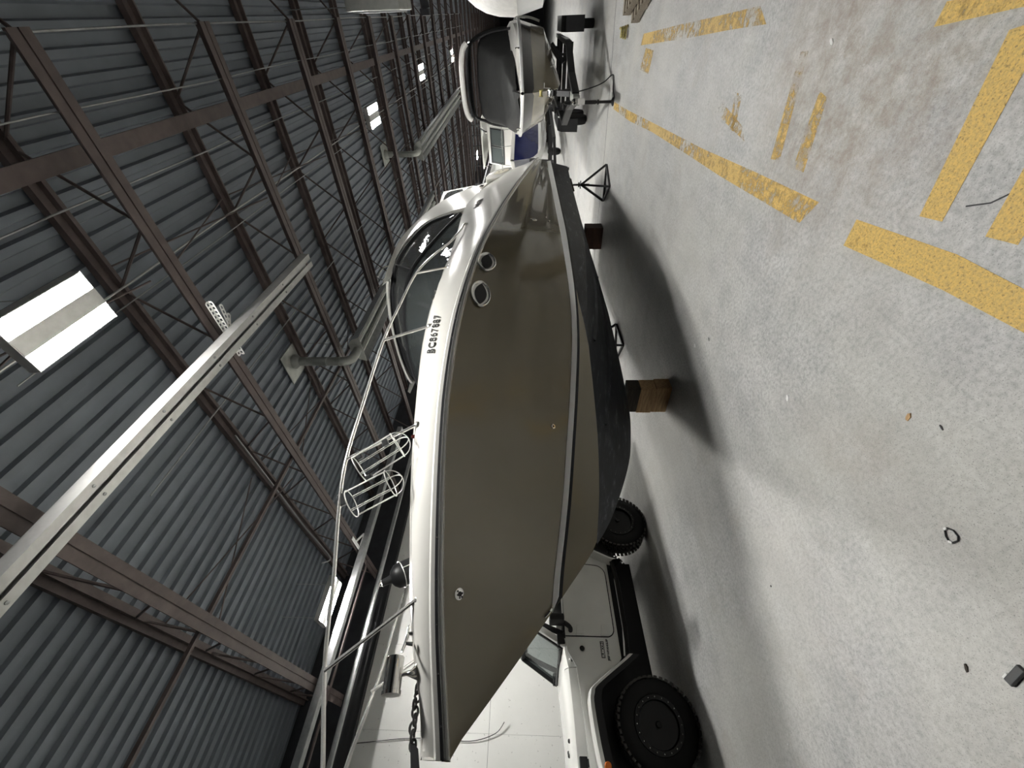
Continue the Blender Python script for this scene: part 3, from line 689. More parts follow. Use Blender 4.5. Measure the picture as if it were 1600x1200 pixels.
# wire fender baskets clamped to the rail
def basket(c0, c1, r, name='fender_basket'):
    c0, c1 = Vector(c0), Vector(c1); d = (c1-c0).normalized(); a = d.cross(Vector((.6, .8, 0))).normalized(); b = d.cross(a); k_ = .0042
    bk = bpy.data.objects.new(name, None); COL.objects.link(bk); bk.parent = cr
    ring = lambda c: [c+(a*math.cos(2*math.pi*k/28)+b*math.sin(2*math.pi*k/28))*r for k in range(28)]
    m = MB(); m.tube(ring(c0), k_, 6, True); m.tube(ring(c1), k_, 6, True); m.build('hoop', 'wire', bk)
    m = MB()
    for k in range(4):
        for dd in (-.06, .06):
            e = a*math.cos(k*math.pi/2+.5+dd)+b*math.sin(k*math.pi/2+.5+dd); m.tube([c0+e*r, c1+e*r], k_*.8, 6)
    m.build('wire', 'wire', bk)
    m = MB()
    for ph in (.5, .5+math.pi/2):
        e = a*math.cos(ph)+b*math.sin(ph)
        m.tube([c1+e*r*math.cos(q*math.pi/14)+d*r*.9*math.sin(q*math.pi/14) for q in range(15)], k_, 6)
    m.build('bail', 'wire', bk)
    return bk
basket((.72, -2.17, 3.055), (.78, -2.03, 2.79), .105)
basket((.86, -1.96, 3.03), (.93, -1.78, 2.77), .105)
for s_, p, q in ((0, (.76, -2.12, 3.145), (.72, -2.19, 3.11)), (1, (.905, -1.845, 3.07), (.88, -1.88, 3.04)), (2, (.945, -1.74, 2.88), (.92, -1.78, 2.86)), (3, (.83, -1.99, 2.96), (.80, -2.02, 2.94))):
    m = MB(); m.bar(p, q, .045, .045); m.build('clamp', 'rubber', cr, smooth=False, bevel=.006)
m = MB(); m.lathe([(.0, 0), (.016, 0), (.016, .02), (.008, .03), (0, .032)], 12, (.93, -1.69, 2.655)); m.build('navigation_light', 'redlight', cr)
# chrome searchlight on its pedestal
sl = bpy.data.objects.new('searchlight', None); COL.objects.link(sl); sl.parent = cr
m = MB(); m.lathe([(.0, -.10), (.052, -.10), (.056, -.095), (.056, .07), (.050, .085), (.06, .085), (.06, .105), (.0, .11)], 24, (.18, -3.07, 2.615), (-.03, -1, -.10)); m.build('lamp_body', 'chrome', sl)
m = MB(); m.tube([(.18, -3.07, 2.57), (.18, -3.06, 2.53), (.18, -3.06, 2.50), (.18, -3.05, 2.465)], [.012, .014, .024, .05], 12); m.build('pedestal', 'chrome', sl)

# the anchor and its chain on the bow, and the fender carried on the far rail
an = thing('anchor', 'dark steel anchor shank with short chain lying on the cruiser bow', 'anchor', (-3.5, 3.6, 0), ANG)
m = MB(); sh = [(-3.38, -.022), (-3.9, -.03), (-3.9, .03), (-3.38, .022), (-3.36, 0)]
m.prism([(-3.385, 2.425), (-3.36, 2.455), (-3.37, 2.475), (-3.9, 2.34), (-4.0, 2.28), (-3.9, 2.26)], lambda u, v, d: (d-.03, u, v), -.012, .012); m.build('shank', 'steel_black', an, smooth=False, bevel=.003)
m = MB()
cp = [Vector((-.03+.01*(k % 2), -3.37+.04*k, 2.46+.004*k+.006*(k % 3))) for k in range(8)]
for k, c_ in enumerate(cp):
    u = Vector((1, 0, .3)) if k % 2 else Vector((.2, 0, 1)); d = Vector((0, 1, .05))
    m.tube([c_+d*.030*math.cos(q*math.pi/6)+u.normalized()*.018*math.sin(q*math.pi/6) for q in range(12)], .008, 6, True)
m.build('chain', 'chain_steel', an)
fe = thing('boat_fender', 'black inflatable boat fender standing in a basket on the far bow rail', 'fender', (-3.5, 3.6, 0), ANG)
m = MB(); d_ = Vector((-.12, .30, -.42)); p_ = Vector((-.62, -2.12, 3.12))
m.lathe([(.0, -.04), (.03, -.04), (.035, .02), (.04, .05), (.075, .07), (.11, .11), (.118, .16), (.118, .45), (.08, .52), (0, .55)], 22, p_, d_); m.build('fender_body', 'rubber', fe)
m = MB(); dd = d_.normalized(); m.tube([p_-dd*.04+Vector((.0, .025*math.cos(q*math.pi/5), .0))+dd*-.02*math.sin(q*math.pi/5) for q in range(10)], .006, 6, True); m.build('lanyard_eye', 'chrome', fe)
fb = MB(); c_ = p_+dd*.2; aa = dd.cross(Vector((0, 0, 1))).normalized(); bb = dd.cross(aa)
fbk = bpy.data.objects.new('fender_basket', None); COL.objects.link(fbk); fbk.parent = cr
for q_ in (.16, .46): fb.tube([p_+dd*q_+(aa*math.cos(k*math.pi/12)+bb*math.sin(k*math.pi/12))*.125 for k in range(24)], .004, 6, True)
for k in range(4):
    e = (aa*math.cos(k*1.571+.4)+bb*math.sin(k*1.571+.4))*.125; fb.tube([p_+dd*.16+e, p_+dd*.46+e], .004, 6)
fb.build('wire', 'wire', fbk)

# keel blocks and stands
def timber(size, loc, mat, label, rz=0, grp=None):
    m = MB(); x_, y_, z_ = size; m.box(-x_/2, x_/2, -y_/2, y_/2, 0, z_)
    o = m.build('timber_block', mat, None, smooth=False, bevel=.006); o.location = loc; o.rotation_euler = (0, 0, rz); return tag(o, label, 'timber')
timber((.40, .185, .185), (-3.60, 3.62, 0), 'timber', 'light brown timber block on the floor under the cruiser keel, lowest of the near stack', .06)
timber((.40, .185, .185), (-3.62, 3.625, .185), 'timber', 'light brown timber block in the middle of the near stack under the cruiser', .04)
timber((.38, .19, .155), (-3.62, 3.63, .37), 'timber_dark', 'dark timber block on top of the near stack, touching the cruiser keel', .05)
timber((.5, .38, .21), (-4.02, 9.5, 0), 'timber_red', 'dark red timber block on the floor under the cruiser stern', .1)
timber((.5, .36, .19), (-4.02, 9.51, .21), 'timber_red', 'dark red timber block stacked on another under the cruiser stern', .08)
def stand(loc, h, rz, label, sc_=1.0):
    t = thing('boat_stand', label, 'boat stand', loc, rz)
    m = MB(); base = [(.42*sc_*math.cos(a), .42*sc_*math.sin(a)) for a in (.5, 2.6, 4.7)]
    for k in range(3):
        a, b = base[k], base[(k+1) % 3]; m.bar((*a, .02), (*b, .02), .04, .04)
    m.build('base_ring', 'steel_black', t, smooth=False)
    for a in base: MB().bar((*a, .03), (0, 0, h*.72), .04, .04).build('leg', 'steel_black', t, smooth=False)
    m = MB(); m.tube([(0, 0, h*.5), (0, 0, h-.04)], .02, 8); m.lathe([(.05, -.01), (.05, .02)], 8, (0, 0, h*.78)); m.bar((-.08, 0, h*.74), (.08, 0, h*.74), .02, .02); m.build('screw', 'steel_black', t)
    m = MB(); m.box(-.13, .13, -.13, .13, -.03, .0); o = m.build('pad', 'timber_dark', t, smooth=False); o.location = (0, 0, h); o.rotation_euler = (0, -.35, 0)
stand((-2.86, 9.55, 0), .80, .2, 'black steel tripod stand under the near quarter of the cruiser')
stand((-5.3, 9.3, 0), .84, 1.2, 'black steel tripod stand under the far quarter of the cruiser')
stand((-4.75, 6.2, 0), .95, .6, 'black steel tripod stand amidships on the far side of the cruiser')

# ------------------------------------------------------------------ the white off-road car (local x = outboard towards the cruiser, y = rearwards, origin under the front wheel)
jp = thing('off_road_car', 'white two-door off-road car with black wheels parked behind the cruiser bow', 'car', (-5.36, .59, 0), math.radians(5.86))
WID = 1.90
def arc(cx, cz, r, a0, a1, n): return [(cx+r*math.cos(a0+(a1-a0)*k/n), cz+r*math.sin(a0+(a1-a0)*k/n)) for k in range(n+1)]
side = [(.66, .66), (1.80, .66), (1.90, .86), (2.02, 1.00), (2.2, 1.04), (2.66, 1.04), (2.84, .98), (2.96, .8), (3.02, .7), (3.12, .72), (3.14, 1.30), (.84, 1.30), (.72, 1.285), (.56, 1.19), (.2, 1.165), (-.6, 1.13), (-.66, 1.02), (.20, 1.08), (.34, 1.06), (.46, .90), (.58, .72)]
for s, nm_ in ((-.15, 'body_side'), (-WID+.15, 'body_side')):
    m = MB(); m.prism(side, lambda u, v, d: (d, u, v), s-.02, s+.0); m.build(nm_, 'jeep', jp, smooth=False)
m = MB(); m.box(-WID+.17, -.17, .6, 3.1, .62, .68); m.box(-WID+.17, -.17, 3.08, 3.13, .68, 1.3); m.box(-WID+.17, -.17, .62, .70, .66, 1.25); m.build('tub_floor', 'plastic', jp, smooth=False)
m = MB(); m.box(-WID+.3, -.3, -.62, .6, .62, 1.12); m.box(-WID+.16, -.16, 1.75, 3.1, .62, .8); m.box(-WID+.5, -.5, .45, 2.0, .25, .64); m.build('chassis', 'plastic', jp, smooth=False)
# hood and cowl
R = []
for y_, zs, hw, crn in ((-.66, 1.135, .58, .10), (-.62, 1.14, .63, .12), (-.2, 1.16, .70, .125), (.2, 1.17, .74, .13), (.56, 1.19, .785, .135)):
    c_ = -WID/2; R.append([(c_+hw, y_, zs-.03), (c_+hw, y_, zs), (c_+hw-.03, y_, zs+crn*.7), (c_+hw-.1, y_, zs+crn), (c_+.25, y_, zs+crn+.02), (c_-.25, y_, zs+crn+.02), (c_-hw+.1, y_, zs+crn), (c_-hw+.03, y_, zs+crn*.7), (c_-hw, y_, zs), (c_-hw, y_, zs-.03)])
m = MB(); m.grid(R); m.build('hood', 'jeep', jp)
R2 = []
for y_, zs, hw, crn in ((.565, 1.19, .785, .135), (.72, 1.28, .79, .05), (.86, 1.30, .795, .04)):
    c_ = -WID/2; R2.append([(c_+hw, y_, zs-.05), (c_+hw, y_, zs), (c_+hw-.03, y_, zs+crn*.7), (c_+hw-.1, y_, zs+crn), (c_, y_, zs+crn+.015), (c_-hw+.1, y_, zs+crn), (c_-hw+.03, y_, zs+crn*.7), (c_-hw, y_, zs), (c_-hw, y_, zs-.05)])
m = MB(); m.grid(R2); m.build('cowl', 'jeep', jp)
m = MB(); m.box(-WID/2-.6, -WID/2+.6, -.69, -.64, .72, 1.2); m.build('grille', 'jeep', jp, smooth=False, bevel=.02)
for xx in (-.42, -.28, .1, .28, .42): 
    pass
for xx, yy in ((-.5, .12), (-.62, .02), (-.66, .05)):
    m = MB(); m.lathe([(.02, 0), (.02, .02), (.012, .03), (0, .03)], 10, (xx, yy-.15, 1.29)); m.build('hood_bumper', 'plastic', jp)
m = MB(); m.box(-.25, -.195, -.30, -.20, 1.155, 1.235); m.box(-.215, -.175, -.28, -.22, 1.10, 1.16); m.build('hood_latch', 'plastic', jp, smooth=False, bevel=.008)
# doors with seams, hinges, mirror
door = [(.88, 1.30), (.88, .78)]+arc(.97, .79, .09, math.pi, 1.5*math.pi, 5)[1:]+[(1.62, .70)]+arc(1.64, .84, .14, 1.5*math.pi, 2*math.pi, 5)[1:]+[(1.80, 1.05), (1.80, 1.305)]
for s, w_ in ((-.15, 1), (-WID+.15, -1)):
    d_ = bpy.data.objects.new('door', None); COL.objects.link(d_); d_.parent = jp
    m = MB(); m.prism(door, lambda u, v, d: (d, u, v), s-.03*w_, s+.006*w_); m.build('door_skin', 'jeep', d_, smooth=False)
    m = MB(); pp = [(s+.004*w_, u, v) for u, v in door]; m.tube(pp, .0065, 5); m.build('door_seam', 'plastic', d_)
    for hz in (.82, 1.12):
        m = MB(); m.prism([(.90, hz-.045), (1.01, hz-.028), (1.01, hz+.028), (.90, hz+.045)], lambda u, v, d: (d, u, v), s+.006*w_, s+.018*w_); m.tube([(s+.016*w_, .895, hz-.05), (s+.016*w_, .895, hz+.05)], .012, 8); m.build('hinge', 'jeep', d_, smooth=False, bevel=.004)
m = MB(); m.tube(catmull([(-.13, .93, 1.235), (-.06, .935, 1.24), (-.02, .95, 1.27), (.02, .97, 1.33)], 4), .028, 8); m.box(-.06, .13, .95, 1.03, 1.32, 1.50); m.build('side_mirror', 'plastic', jp, bevel=.02)
m = MB(); m.tube([(-.13, 1.06, 1.32), (-.13, 1.8, 1.32)], .012, 6); m.build('door_cap', 'stripe', jp)
# windshield
def wsp(u, v): return Vector((-WID/2+u*(.74-.05*v), .80+.34*v, 1.30+.56*v))
ws = bpy.data.objects.new('windshield', None); COL.objects.link(ws); ws.parent = jp
m = MB()
for (a, b) in (((-1, 0), (1, 0)), ((-1, 1), (1, 1)), ((-1, 0), (-1, 1)), ((1, 0), (1, 1))): m.bar(wsp(*a), wsp(*b), .07, .06, (0, 1, .6))
m.build('windshield_frame', 'jeep', ws, smooth=False, bevel=.01)
m = MB(); q = [(-.93, .06), (.93, .06), (.95, .94), (-.95, .94)]
for a, b in zip(q, q[1:]+q[:1]): m.bar(wsp(*a)+Vector((0, -.025, .01)), wsp(*b)+Vector((0, -.025, .01)), .05, .03, (0, 1, .6))
m.build('windshield_seal', 'plastic', ws, smooth=False)
m = MB(); m.add([wsp(*p)+Vector((0, -.012, 0)) for p in q], [(0, 1, 2, 3)]); m.build('windshield_pane', 'glass', ws, smooth=False)
m = MB(); m.bar(wsp(-.5, .05)+Vector((0, -.06, 0)), wsp(.2, .12)+Vector((0, -.06, 0)), .015, .015); m.bar(wsp(.35, .05)+Vector((0, -.06, 0)), wsp(.9, .12)+Vector((0, -.06, 0)), .015, .015); m.build('wiper', 'plastic', ws, smooth=False)
m = MB(); m.box(-.33, -.17, .80, .92, 1.29, 1.40); m.box(-WID+.17, -WID+.33, .80, .92, 1.29, 1.40); m.build('windshield_bracket', 'plastic', jp, smooth=False, bevel=.015)
# cabin: roll cage, seats, soft top
m = MB()
for s in (-.28, -WID+.28): m.tube(catmull([(s, .95, 1.32), (s, 1.15, 1.78), (s, 1.35, 1.86), (s, 2.0, 1.88), (s, 2.9, 1.80), (s, 3.05, 1.3)], 5), .035, 8)
for yy, zz in ((1.2, 1.80), (2.0, 1.88)): m.tube([(-.28, yy, zz), (-WID+.28, yy, zz)], .035, 8)
m.tube([(-.28, 2.0, .7), (-.28, 2.0, 1.88)], .035, 8); m.tube([(-WID+.28, 2.0, .7), (-WID+.28, 2.0, 1.88)], .035, 8); m.build('roll_cage', 'plastic', jp)
for s in (-.55, -WID+.55):
    m = MB(); m.box(s-.24, s+.24, 1.3, 1.75, .8, 1.05); m.box(s-.24, s+.24, 1.68, 1.86, 1.0, 1.58); m.box(s-.13, s+.13, 1.76, 1.86, 1.6, 1.76); m.build('seat', 'plastic', jp, bevel=.05)
m = MB(); m.box(-WID+.25, -.25, .9, 1.12, 1.05, 1.32); m.build('dashboard', 'plastic', jp, bevel=.04)
m = MB(); m.grid([[(-WID+.24, 1.2, 1.88), (-.24, 1.2, 1.88)], [(-WID+.22, 2.0, 1.93), (-.22, 2.0, 1.93)], [(-WID+.22, 2.95, 1.86), (-.22, 2.95, 1.86)], [(-WID+.18, 3.12, 1.3), (-.18, 3.12, 1.3)]])
for s in (-.2, -WID+.2): m.add([(s, 2.02, 1.92), (s, 2.95, 1.86), (s, 3.12, 1.3), (s, 1.9, 1.3)], [(0, 1, 2, 3)])
m.build('soft_top', 'canvas', jp, smooth=False)
# flares, sliders, marker, lettering
FL = [(.66, .60), (.60, .68), (.36, 1.03), (.28, 1.085), (.16, 1.10), (-.25, 1.06), (-.5, .98), (-.62, .84)]
RF = [(1.80, .60), (1.84, .72), (1.98, .98), (2.1, 1.06), (2.3, 1.09), (2.6, 1.09), (2.8, 1.04), (2.96, .85), (3.02, .74)]
for P, nm_ in ((FL, 'front_flare'), (RF, 'rear_flare')):
    for xo, xi in ((.0, -.17), (-WID, -WID+.17)):
        m = MB(); cc = catmull([(u, v, 0) for u, v in P], 4)
        sgn = 1 if xo > xi else -1
        m.sheet([[(xi, p.x, p.y+.012) for p in cc], [(xo-.03*sgn, p.x, p.y+.005) for p in cc], [(xo, p.x, p.y-.012) for p in cc], [(xo, p.x, p.y-.05) for p in cc]], .008); fl_ = m.build(nm_, 'jeep', jp)
        m = MB(); m.grid([[(xo-.004*sgn, p.x, p.y-.045) for p in cc], [(xo-.012*sgn, p.x, p.y-.13) for p in cc]]); m.grid([[(xi+.0*sgn, p.x, p.y-.03) for p in cc], [(xi-.25*sgn, p.x, p.y-.03) for p in cc]]); m.grid([[(xo-.012*sgn, p.x, p.y-.13) for p in cc], [(xi-.25*sgn, p.x, p.y-.03) for p in cc]]); m.build('flare_liner', 'plastic', jp)
m = MB(); m.tube([(-.09, .70, .60), (-.06, .95, .575), (-.06, 1.5, .575), (-.08, 1.82, .60)], .03, 8); m.build('rock_rail', 'rim', jp)
m = MB(); m.bar((-.07, .66, .635), (-.07, .95, .60), .03, .015); m.bar((-.07, .95, .60), (-.07, 1.75, .60), .03, .012); m.build('rail_highlight', 'stripe', jp, smooth=False)  # white strip painted in for the highlight along the rock rail
m = MB(); m.lathe([(.0, .012), (.03, .01), (.035, 0)], 14, (.012, -.30, .985), (1, -.2, 0)); m.build('side_marker', 'orange', jp)
m = MB(); m.lathe([(.028, -.003), (.03, .004), (.02, .008), (.0, .008)], 16, (-.149, .75, 1.11), (1, 0, 0)); m.build('antenna_base', 'rim', jp)
bx_ = MB(); q = [(.655, .845), (.825, .845), (.825, .888), (.655, .888)]
bx_.box(-.149, -.1465, .655, .83, .845, .89); bx_.build('decal_plate', 'ink', jp, smooth=False)
text_mesh('decal_lettering', 'RUBICON', .040, 'jeep', jp, (-.146, .662, .853), (0, 1, 0), (0, 0, 1), 0, .0006, .0008, .86)
text_mesh('badge_lettering', 'JEEP WRANGLER', .033, 'ink', jp, (-.147, .63, .795), (0, 1, 0), (0, 0, 1), 0, .0006, .0012, .92)
# wheels
def wheel(parent, loc, flip):
    w_ = bpy.data.objects.new('wheel', None); COL.objects.link(w_); w_.parent = parent; w_.location = loc; w_.rotation_euler = (0, 0, (math.pi if flip else 0)-(.12 if loc[1] < 1 else 0))
    return w_
wproto = None
for xx, yy, fl_ in ((0, .03, 0), (0, 2.42, 0), (-WID, .03, 1), (-WID, 2.42, 1)):
    w_ = wheel(jp, (xx, yy, .415), fl_)
    if wproto is None:
        ti = MB(); ti.lathe([(.235, -.02), (.25, -.005), (.30, .0), (.36, -.01), (.392, -.035), (.398, -.06), (.398, -.24), (.392, -.265), (.36, -.29), (.25, -.29), (.235, -.27)], 48, (0, 0, 0), (1, 0, 0), True)
        wt_ = ti.build('tire', 'tire', w_)
        tb = MB()
        for k in range(44):
            for row, (x_, wx) in enumerate(((-.035, .055), (-.115, .05), (-.185, .05), (-.265, .055))):
                a = 2*math.pi*(k+(.5 if row % 2 else 0))/44; c_, s_ = math.cos(a), math.sin(a)
                rad = Vector((0, c_, s_)); tan = Vector((0, -s_, c_)); cc = rad*.405+Vector((x_, 0, 0)); tilt = .015 if row in (0, 2) else -.015
                vs = [cc+Vector((dx*wx/2, 0, 0))+tan*(dt*.018+dx*tilt*.5)+rad*dr*.012 for dr in (-1, 1) for dt in (-1, 1) for dx in (-1, 1)]
                tb.add(vs, [(0, 2, 3, 1), (4, 5, 7, 6), (0, 1, 5, 4), (2, 6, 7, 3), (0, 4, 6, 2), (1, 3, 7, 5)])
        wtb = tb.build('tread_block', 'lit_tread', w_, smooth=False, fix=False)
        ri = MB(); ri.lathe([(.245, -.03), (.245, .004), (.205, .006), (.195, -.03), (.18, -.07), (.07, -.06), (.06, -.035), (.0, -.035)], 36, (0, 0, 0), (1, 0, 0))
        for k in range(8):
            a = k*math.pi/4; ri.bar((-.05, .06*math.cos(a), .06*math.sin(a)), (-.045, .2*math.cos(a), .2*math.sin(a)), .04, .025, (1, 0, 0))
        wri = ri.build('rim', 'rim', w_)
        bt = MB()
        for k in range(20):
            a = 2*math.pi*k/20; bt.lathe([(.0065, 0), (.0065, .006), (.002, .008)], 6, (.005, .225*math.cos(a), .225*math.sin(a)), (1, 0, 0))
        wbt = bt.build('bead_bolt', 'stainless', w_)
        cp = MB(); cp.lathe([(.03, 0), (.03, .02), (.024, .028), (0, .028)], 8, (-.036, 0, 0), (1, 0, 0))
        for k in range(5):
            a = k*2*math.pi/5; cp.lathe([(.012, 0), (.012, .02), (.006, .026)], 6, (-.06, .065*math.cos(a), .065*math.sin(a)), (1, 0, 0))
        wcp = cp.build('hub_cap', 'steel_black', w_)
        wproto = [wt_, wtb, wri, wbt, wcp]
    else:
        for p in wproto: part(p.name.split('.')[0], p.data, w_)
m = MB(); m.tube([(-.3, .03, .415), (-WID+.3, .03, .415)], .05, 8); m.tube([(-.3, 2.42, .415), (-WID+.3, 2.42, .415)], .06, 8); m.build('axle', 'plastic', jp)
m = MB(); m.box(-WID+.1, -.1, -.92, -.74, .62, .78); m.build('front_bumper', 'plastic', jp, smooth=False, bevel=.02)

# ------------------------------------------------------------------ covered wakeboard boat on its trailer, bow towards the camera
def boat_loft(parent, L, beam, zg, zst, zch, zkeel, stem, mats, names, rake=.6, n=26, full_=2.4):
    tabs = {}
    T = [L*(k/n)**1.4 for k in range(n+1)]
    g = lambda t: beam*(1-(1-min(1, max(0, t/(L*.42))))**full_)*(1-.06*max(0, (t-L*.6)/(L*.4)))
    gc = lambda t: beam*.84*(1-(1-min(1, max(0, (t-rake*.55)/(L*.5))))**2.0)
    kz = lambda t: lerp(stem, t)
    up_, lo_, bo_ = [], [], []
    for t in T:
        G = (g(t), zg(t)); k = kz(t); c = (max(0, gc(t)), max(k, zch)); s_ = zst(t)
        f = (s_-c[1])/max(.01, G[1]-c[1]); Sx = (c[0]+(G[0]-c[0])*max(0, min(1, f)), max(s_, k))
        up_.append([(Sx[0]+(G[0]-Sx[0])*q, t, Sx[1]+(G[1]-Sx[1])*q) for q in (0, .33, .67, 1)])
        lo_.append([(c[0]+(Sx[0]-c[0])*q, t, c[1]+(Sx[1]-c[1])*q) for q in (0, .5, 1)])
        bo_.append([(0, t, k), (c[0]*.5, t, k+(c[1]-k)*.45), (c[0], t, c[1])])
    for rows, mt, nm_ in zip((up_, lo_, bo_), mats, names):
        m = MB(); both(m, rows); r = rows[-1]; m.add(list(r)+[(-p[0], p[1], p[2]) for p in reversed(r)], [tuple(range(2*len(r)))]); m.build(nm_, mt, parent)
    return g, gc, kz, T
BX, BY = -1.32, 10.75
wk = thing('wakeboard_boat', 'wakeboard boat with charcoal and tan hull, grey mooring cover and tower, on a trailer', 'boat', (BX, BY, 0), math.radians(.6))
zg2 = lambda t: 1.88+.17*min(1, t/3.2)
STEM2 = [(0, 1.80), (.12, 1.55), (.35, 1.28), (.8, 1.06), (1.5, .97), (3, .93), (6.5, .90)]
g2, gc2, kz2, T2 = boat_loft(wk, 6.4, 1.22, zg2, lambda t: zg2(t)-.26-.20*min(1, max(0, (t-1.5)/4)), 1.36, .93, STEM2, ('charcoal', 'tan', 'tan'), ('topside', 'lower_topside', 'bottom'))
m = MB()
for off in (.35, .62, .9):
    for s in (1, -1):
        R = []
        for t in T2:
            c = max(0, gc2(t)); k = kz2(t); zc_ = max(k, 1.36)
            if c < off+.1: continue
            f = off/c; z_ = k+(zc_-k)*(f*.9 if f < .5 else .45+(f-.5)*1.1); R.append([(s*(off-.015), t, z_-.002), (s*off, t, z_-.018), (s*(off+.015), t, z_+.004)])
        if len(R) > 1: m.grid(R)
m.build('strake', 'gel', wk)  # white colour stands in for the reflections along the strakes
m = MB(); R = [[(g2(t)+.02, t, zg2(t)-.03), (g2(t)+.03, t, zg2(t)), (g2(t)+.02, t, zg2(t)+.035), (g2(t)-.03, t, zg2(t)+.04)] for t in T2]; both(m, R); m.build('gunwale', 'stripe', wk)
m = MB(); R = []
for t in T2:
    h_ = .06+.27*min(1, max(0, (t-.6)/2.5)); w0 = max(0, g2(t)-.02); w1 = max(0, g2(t)-.16-.08*min(1, t/3)-.34*max(0, min(1, (3.2-t)/1.2))); R.append([(w0, t, zg2(t)+.04), (max(0, w0-.03), t, zg2(t)+h_*.6), (w1, t, zg2(t)+h_)])
both(m, R); m.build('deck_side', 'gel', wk)
m = MB(); R = []
for t in T2:
    w1 = max(.01, g2(t)-(.03 if .35 < t < 1.9 else .17)); z0 = zg2(t)+(.05 if .35 < t < 1.9 else .10+.17*min(1, max(0, (t-1.4)/2)))
    if t < .3: w1 = max(.01, g2(t)-.2); z0 = zg2(t)+.05
    hh = lerp([(0, .02), (.4, .10), (1.2, .30), (1.9, .42), (2.5, .86), (2.9, .88), (3.6, .60), (5.6, .42), (6.4, .15)], t); wt_ = .80
    row = []
    for u, v in ((1, 0), (.985, .12), (.95, .35), (.90, .62), (.84, .86), (.74, .97), (.5, 1.0), (0, 1.03)): row.append((w1*u, t, z0+hh*v+(.02*math.sin(t*5+u*4) if 0 < v < 1 else 0)))
    pin = .42*max(0, min(1, (2.9-t)/1.2))*min(1, t/.4); pf = max(.2, (w1-pin)/max(w1, .01))
    R.append([(x_*pf, y_, z_+(.09*pin/.42 if k_ == 0 else .05*pin/.42)) for k_, (x_, y_, z_) in enumerate(row)]+[(-x_, y_, z_) for x_, y_, z_ in row[-2::-1]])
m.grid(R); m.build('mooring_cover', 'cover', wk)
m = MB()
for s in (1, -1):
    m.tube(catmull([(s*1.05, 3.5, 2.15), (s*1.02, 3.3, 2.7), (s*.90, 2.8, 3.10), (s*.7, 2.55, 3.26), (0, 2.5, 3.30)], 6), .038, 8); m.tube(catmull([(s*1.05, 2.5, 2.2), (s*.98, 2.55, 2.75), (s*.82, 2.6, 3.18)], 5), .028, 8)
m.build('tower', 'steel_black', wk)
m = MB(); m.sheet([[(x_, 2.15, 3.38-.10*(x_/.8)**2) for x_ in (-.8, -.7, -.4, 0, .4, .7, .8)], [(x_, 3.3, 3.44-.10*(x_/.8)**2) for x_ in (-.8, -.7, -.4, 0, .4, .7, .8)]], .04); m.build('tower_canopy', 'canvas', wk, smooth=False)
m = MB(); m.tube(catmull([(-.80, 2.16, 3.30), (-.68, 2.12, 3.40), (-.35, 2.1, 3.46), (.35, 2.1, 3.46), (.68, 2.12, 3.40), (.80, 2.16, 3.30)], 5), .065, 10); m.build('canopy_roll', 'canvas_white', wk)
m = MB(); m.tube([(-1.0, 2.5, 3.25), (-1.12, 2.3, 2.95)], .014, 6); m.lathe([(.03, 0), (.03, .05)], 8, (-1.12, 2.3, 2.93)); m.build('mirror_arm', 'chrome', wk)
for xx, yy in ((1.05, 2.3), (-.75, .55), (.75, .55), (1.14, 4.6)):
    m = MB(); m.tube([(xx, yy-.08, zg2(yy)+.12), (xx, yy+.08, zg2(yy)+.12)], .014, 6); m.tube([(xx, yy, zg2(yy)+.04), (xx, yy, zg2(yy)+.12)], .016, 6); m.build('cleat', 'chrome', wk)
m = MB(); m.lathe([(.05, -.003), (.052, .008), (.03, .012), (0, .012)], 14, (g2(3.4)+.0, 3.4, 1.88), (1, 0, 0)); m.build('hull_emblem', 'chrome', wk)
m = MB(); m.box(-1.0, 1.0, 6.4, 6.95, 1.28, 1.36); m.build('swim_platform', 'railblack', wk, smooth=False, bevel=.02)
m = MB(); m.tube(catmull([(1.1, 5.9, 2.2), (1.25, 6.3, 2.15), (1.25, 6.8, 1.75), (1.15, 6.9, 1.4)], 5), .03, 8); m.build('stern_rail', 'pipe_grey', wk)

tl = thing('boat_trailer', 'black boat trailer with winch post and tongue jack under the wakeboard boat', 'trailer', (BX, BY, 0), math.radians(.6))
m = MB()
for s in (1, -1):
    m.bar((s*.06, -.85, .80), (s*.30, .1, .82), .08, .14); m.bar((s*.30, .1, .82), (s*.78, 1.2, .84), .08, .14); m.bar((s*.78, 1.2, .84), (s*.80, 6.3, .80), .08, .14)
for yy in (1.2, 3.0, 4.8, 6.2): m.bar((-.8, yy, .78), (.8, yy, .78), .08, .1)
m.build('frame', 'steel_black', tl, smooth=False)
m = MB(); m.bar((0, -1.15, .80), (0, -.5, .82), .14, .12); m.box(-.07, .07, -1.32, -1.12, .76, .88); m.build('tongue', 'pipe_grey', tl, smooth=False)
m = MB(); m.box(-.05, .05, -1.36, -1.26, .66, .80); m.lathe([(.045, -.04), (.05, .0), (.035, .04), (0, .05)], 12, (0, -1.32, .86)); m.build('coupler', 'chrome', tl)
m = MB(); m.tube([(-.10, -.72, 1.0), (-.10, -.72, .36)], .036, 10); m.tube([(-.10, -.72, .36), (-.10, -.72, .05)], .027, 10); m.lathe([(.045, 0), (.045, .03)], 10, (-.10, -.72, .3)); m.lathe([(.08, 0), (.08, .02), (.03, .05)], 12, (-.10, -.72, 0.0)); m.tube([(-.10, -.72, 1.0), (-.10, -.80, 1.04), (-.2, -.80, 1.04)], .012, 6); m.build('tongue_jack', 'steel_black', tl)
m = MB(); m.bar((0, -.28, .86), (0, .02, 1.32), .10, .08); m.bar((0, .35, .84), (0, .0, 1.2), .06, .06); m.build('winch_post', 'steel_black', tl, smooth=False)
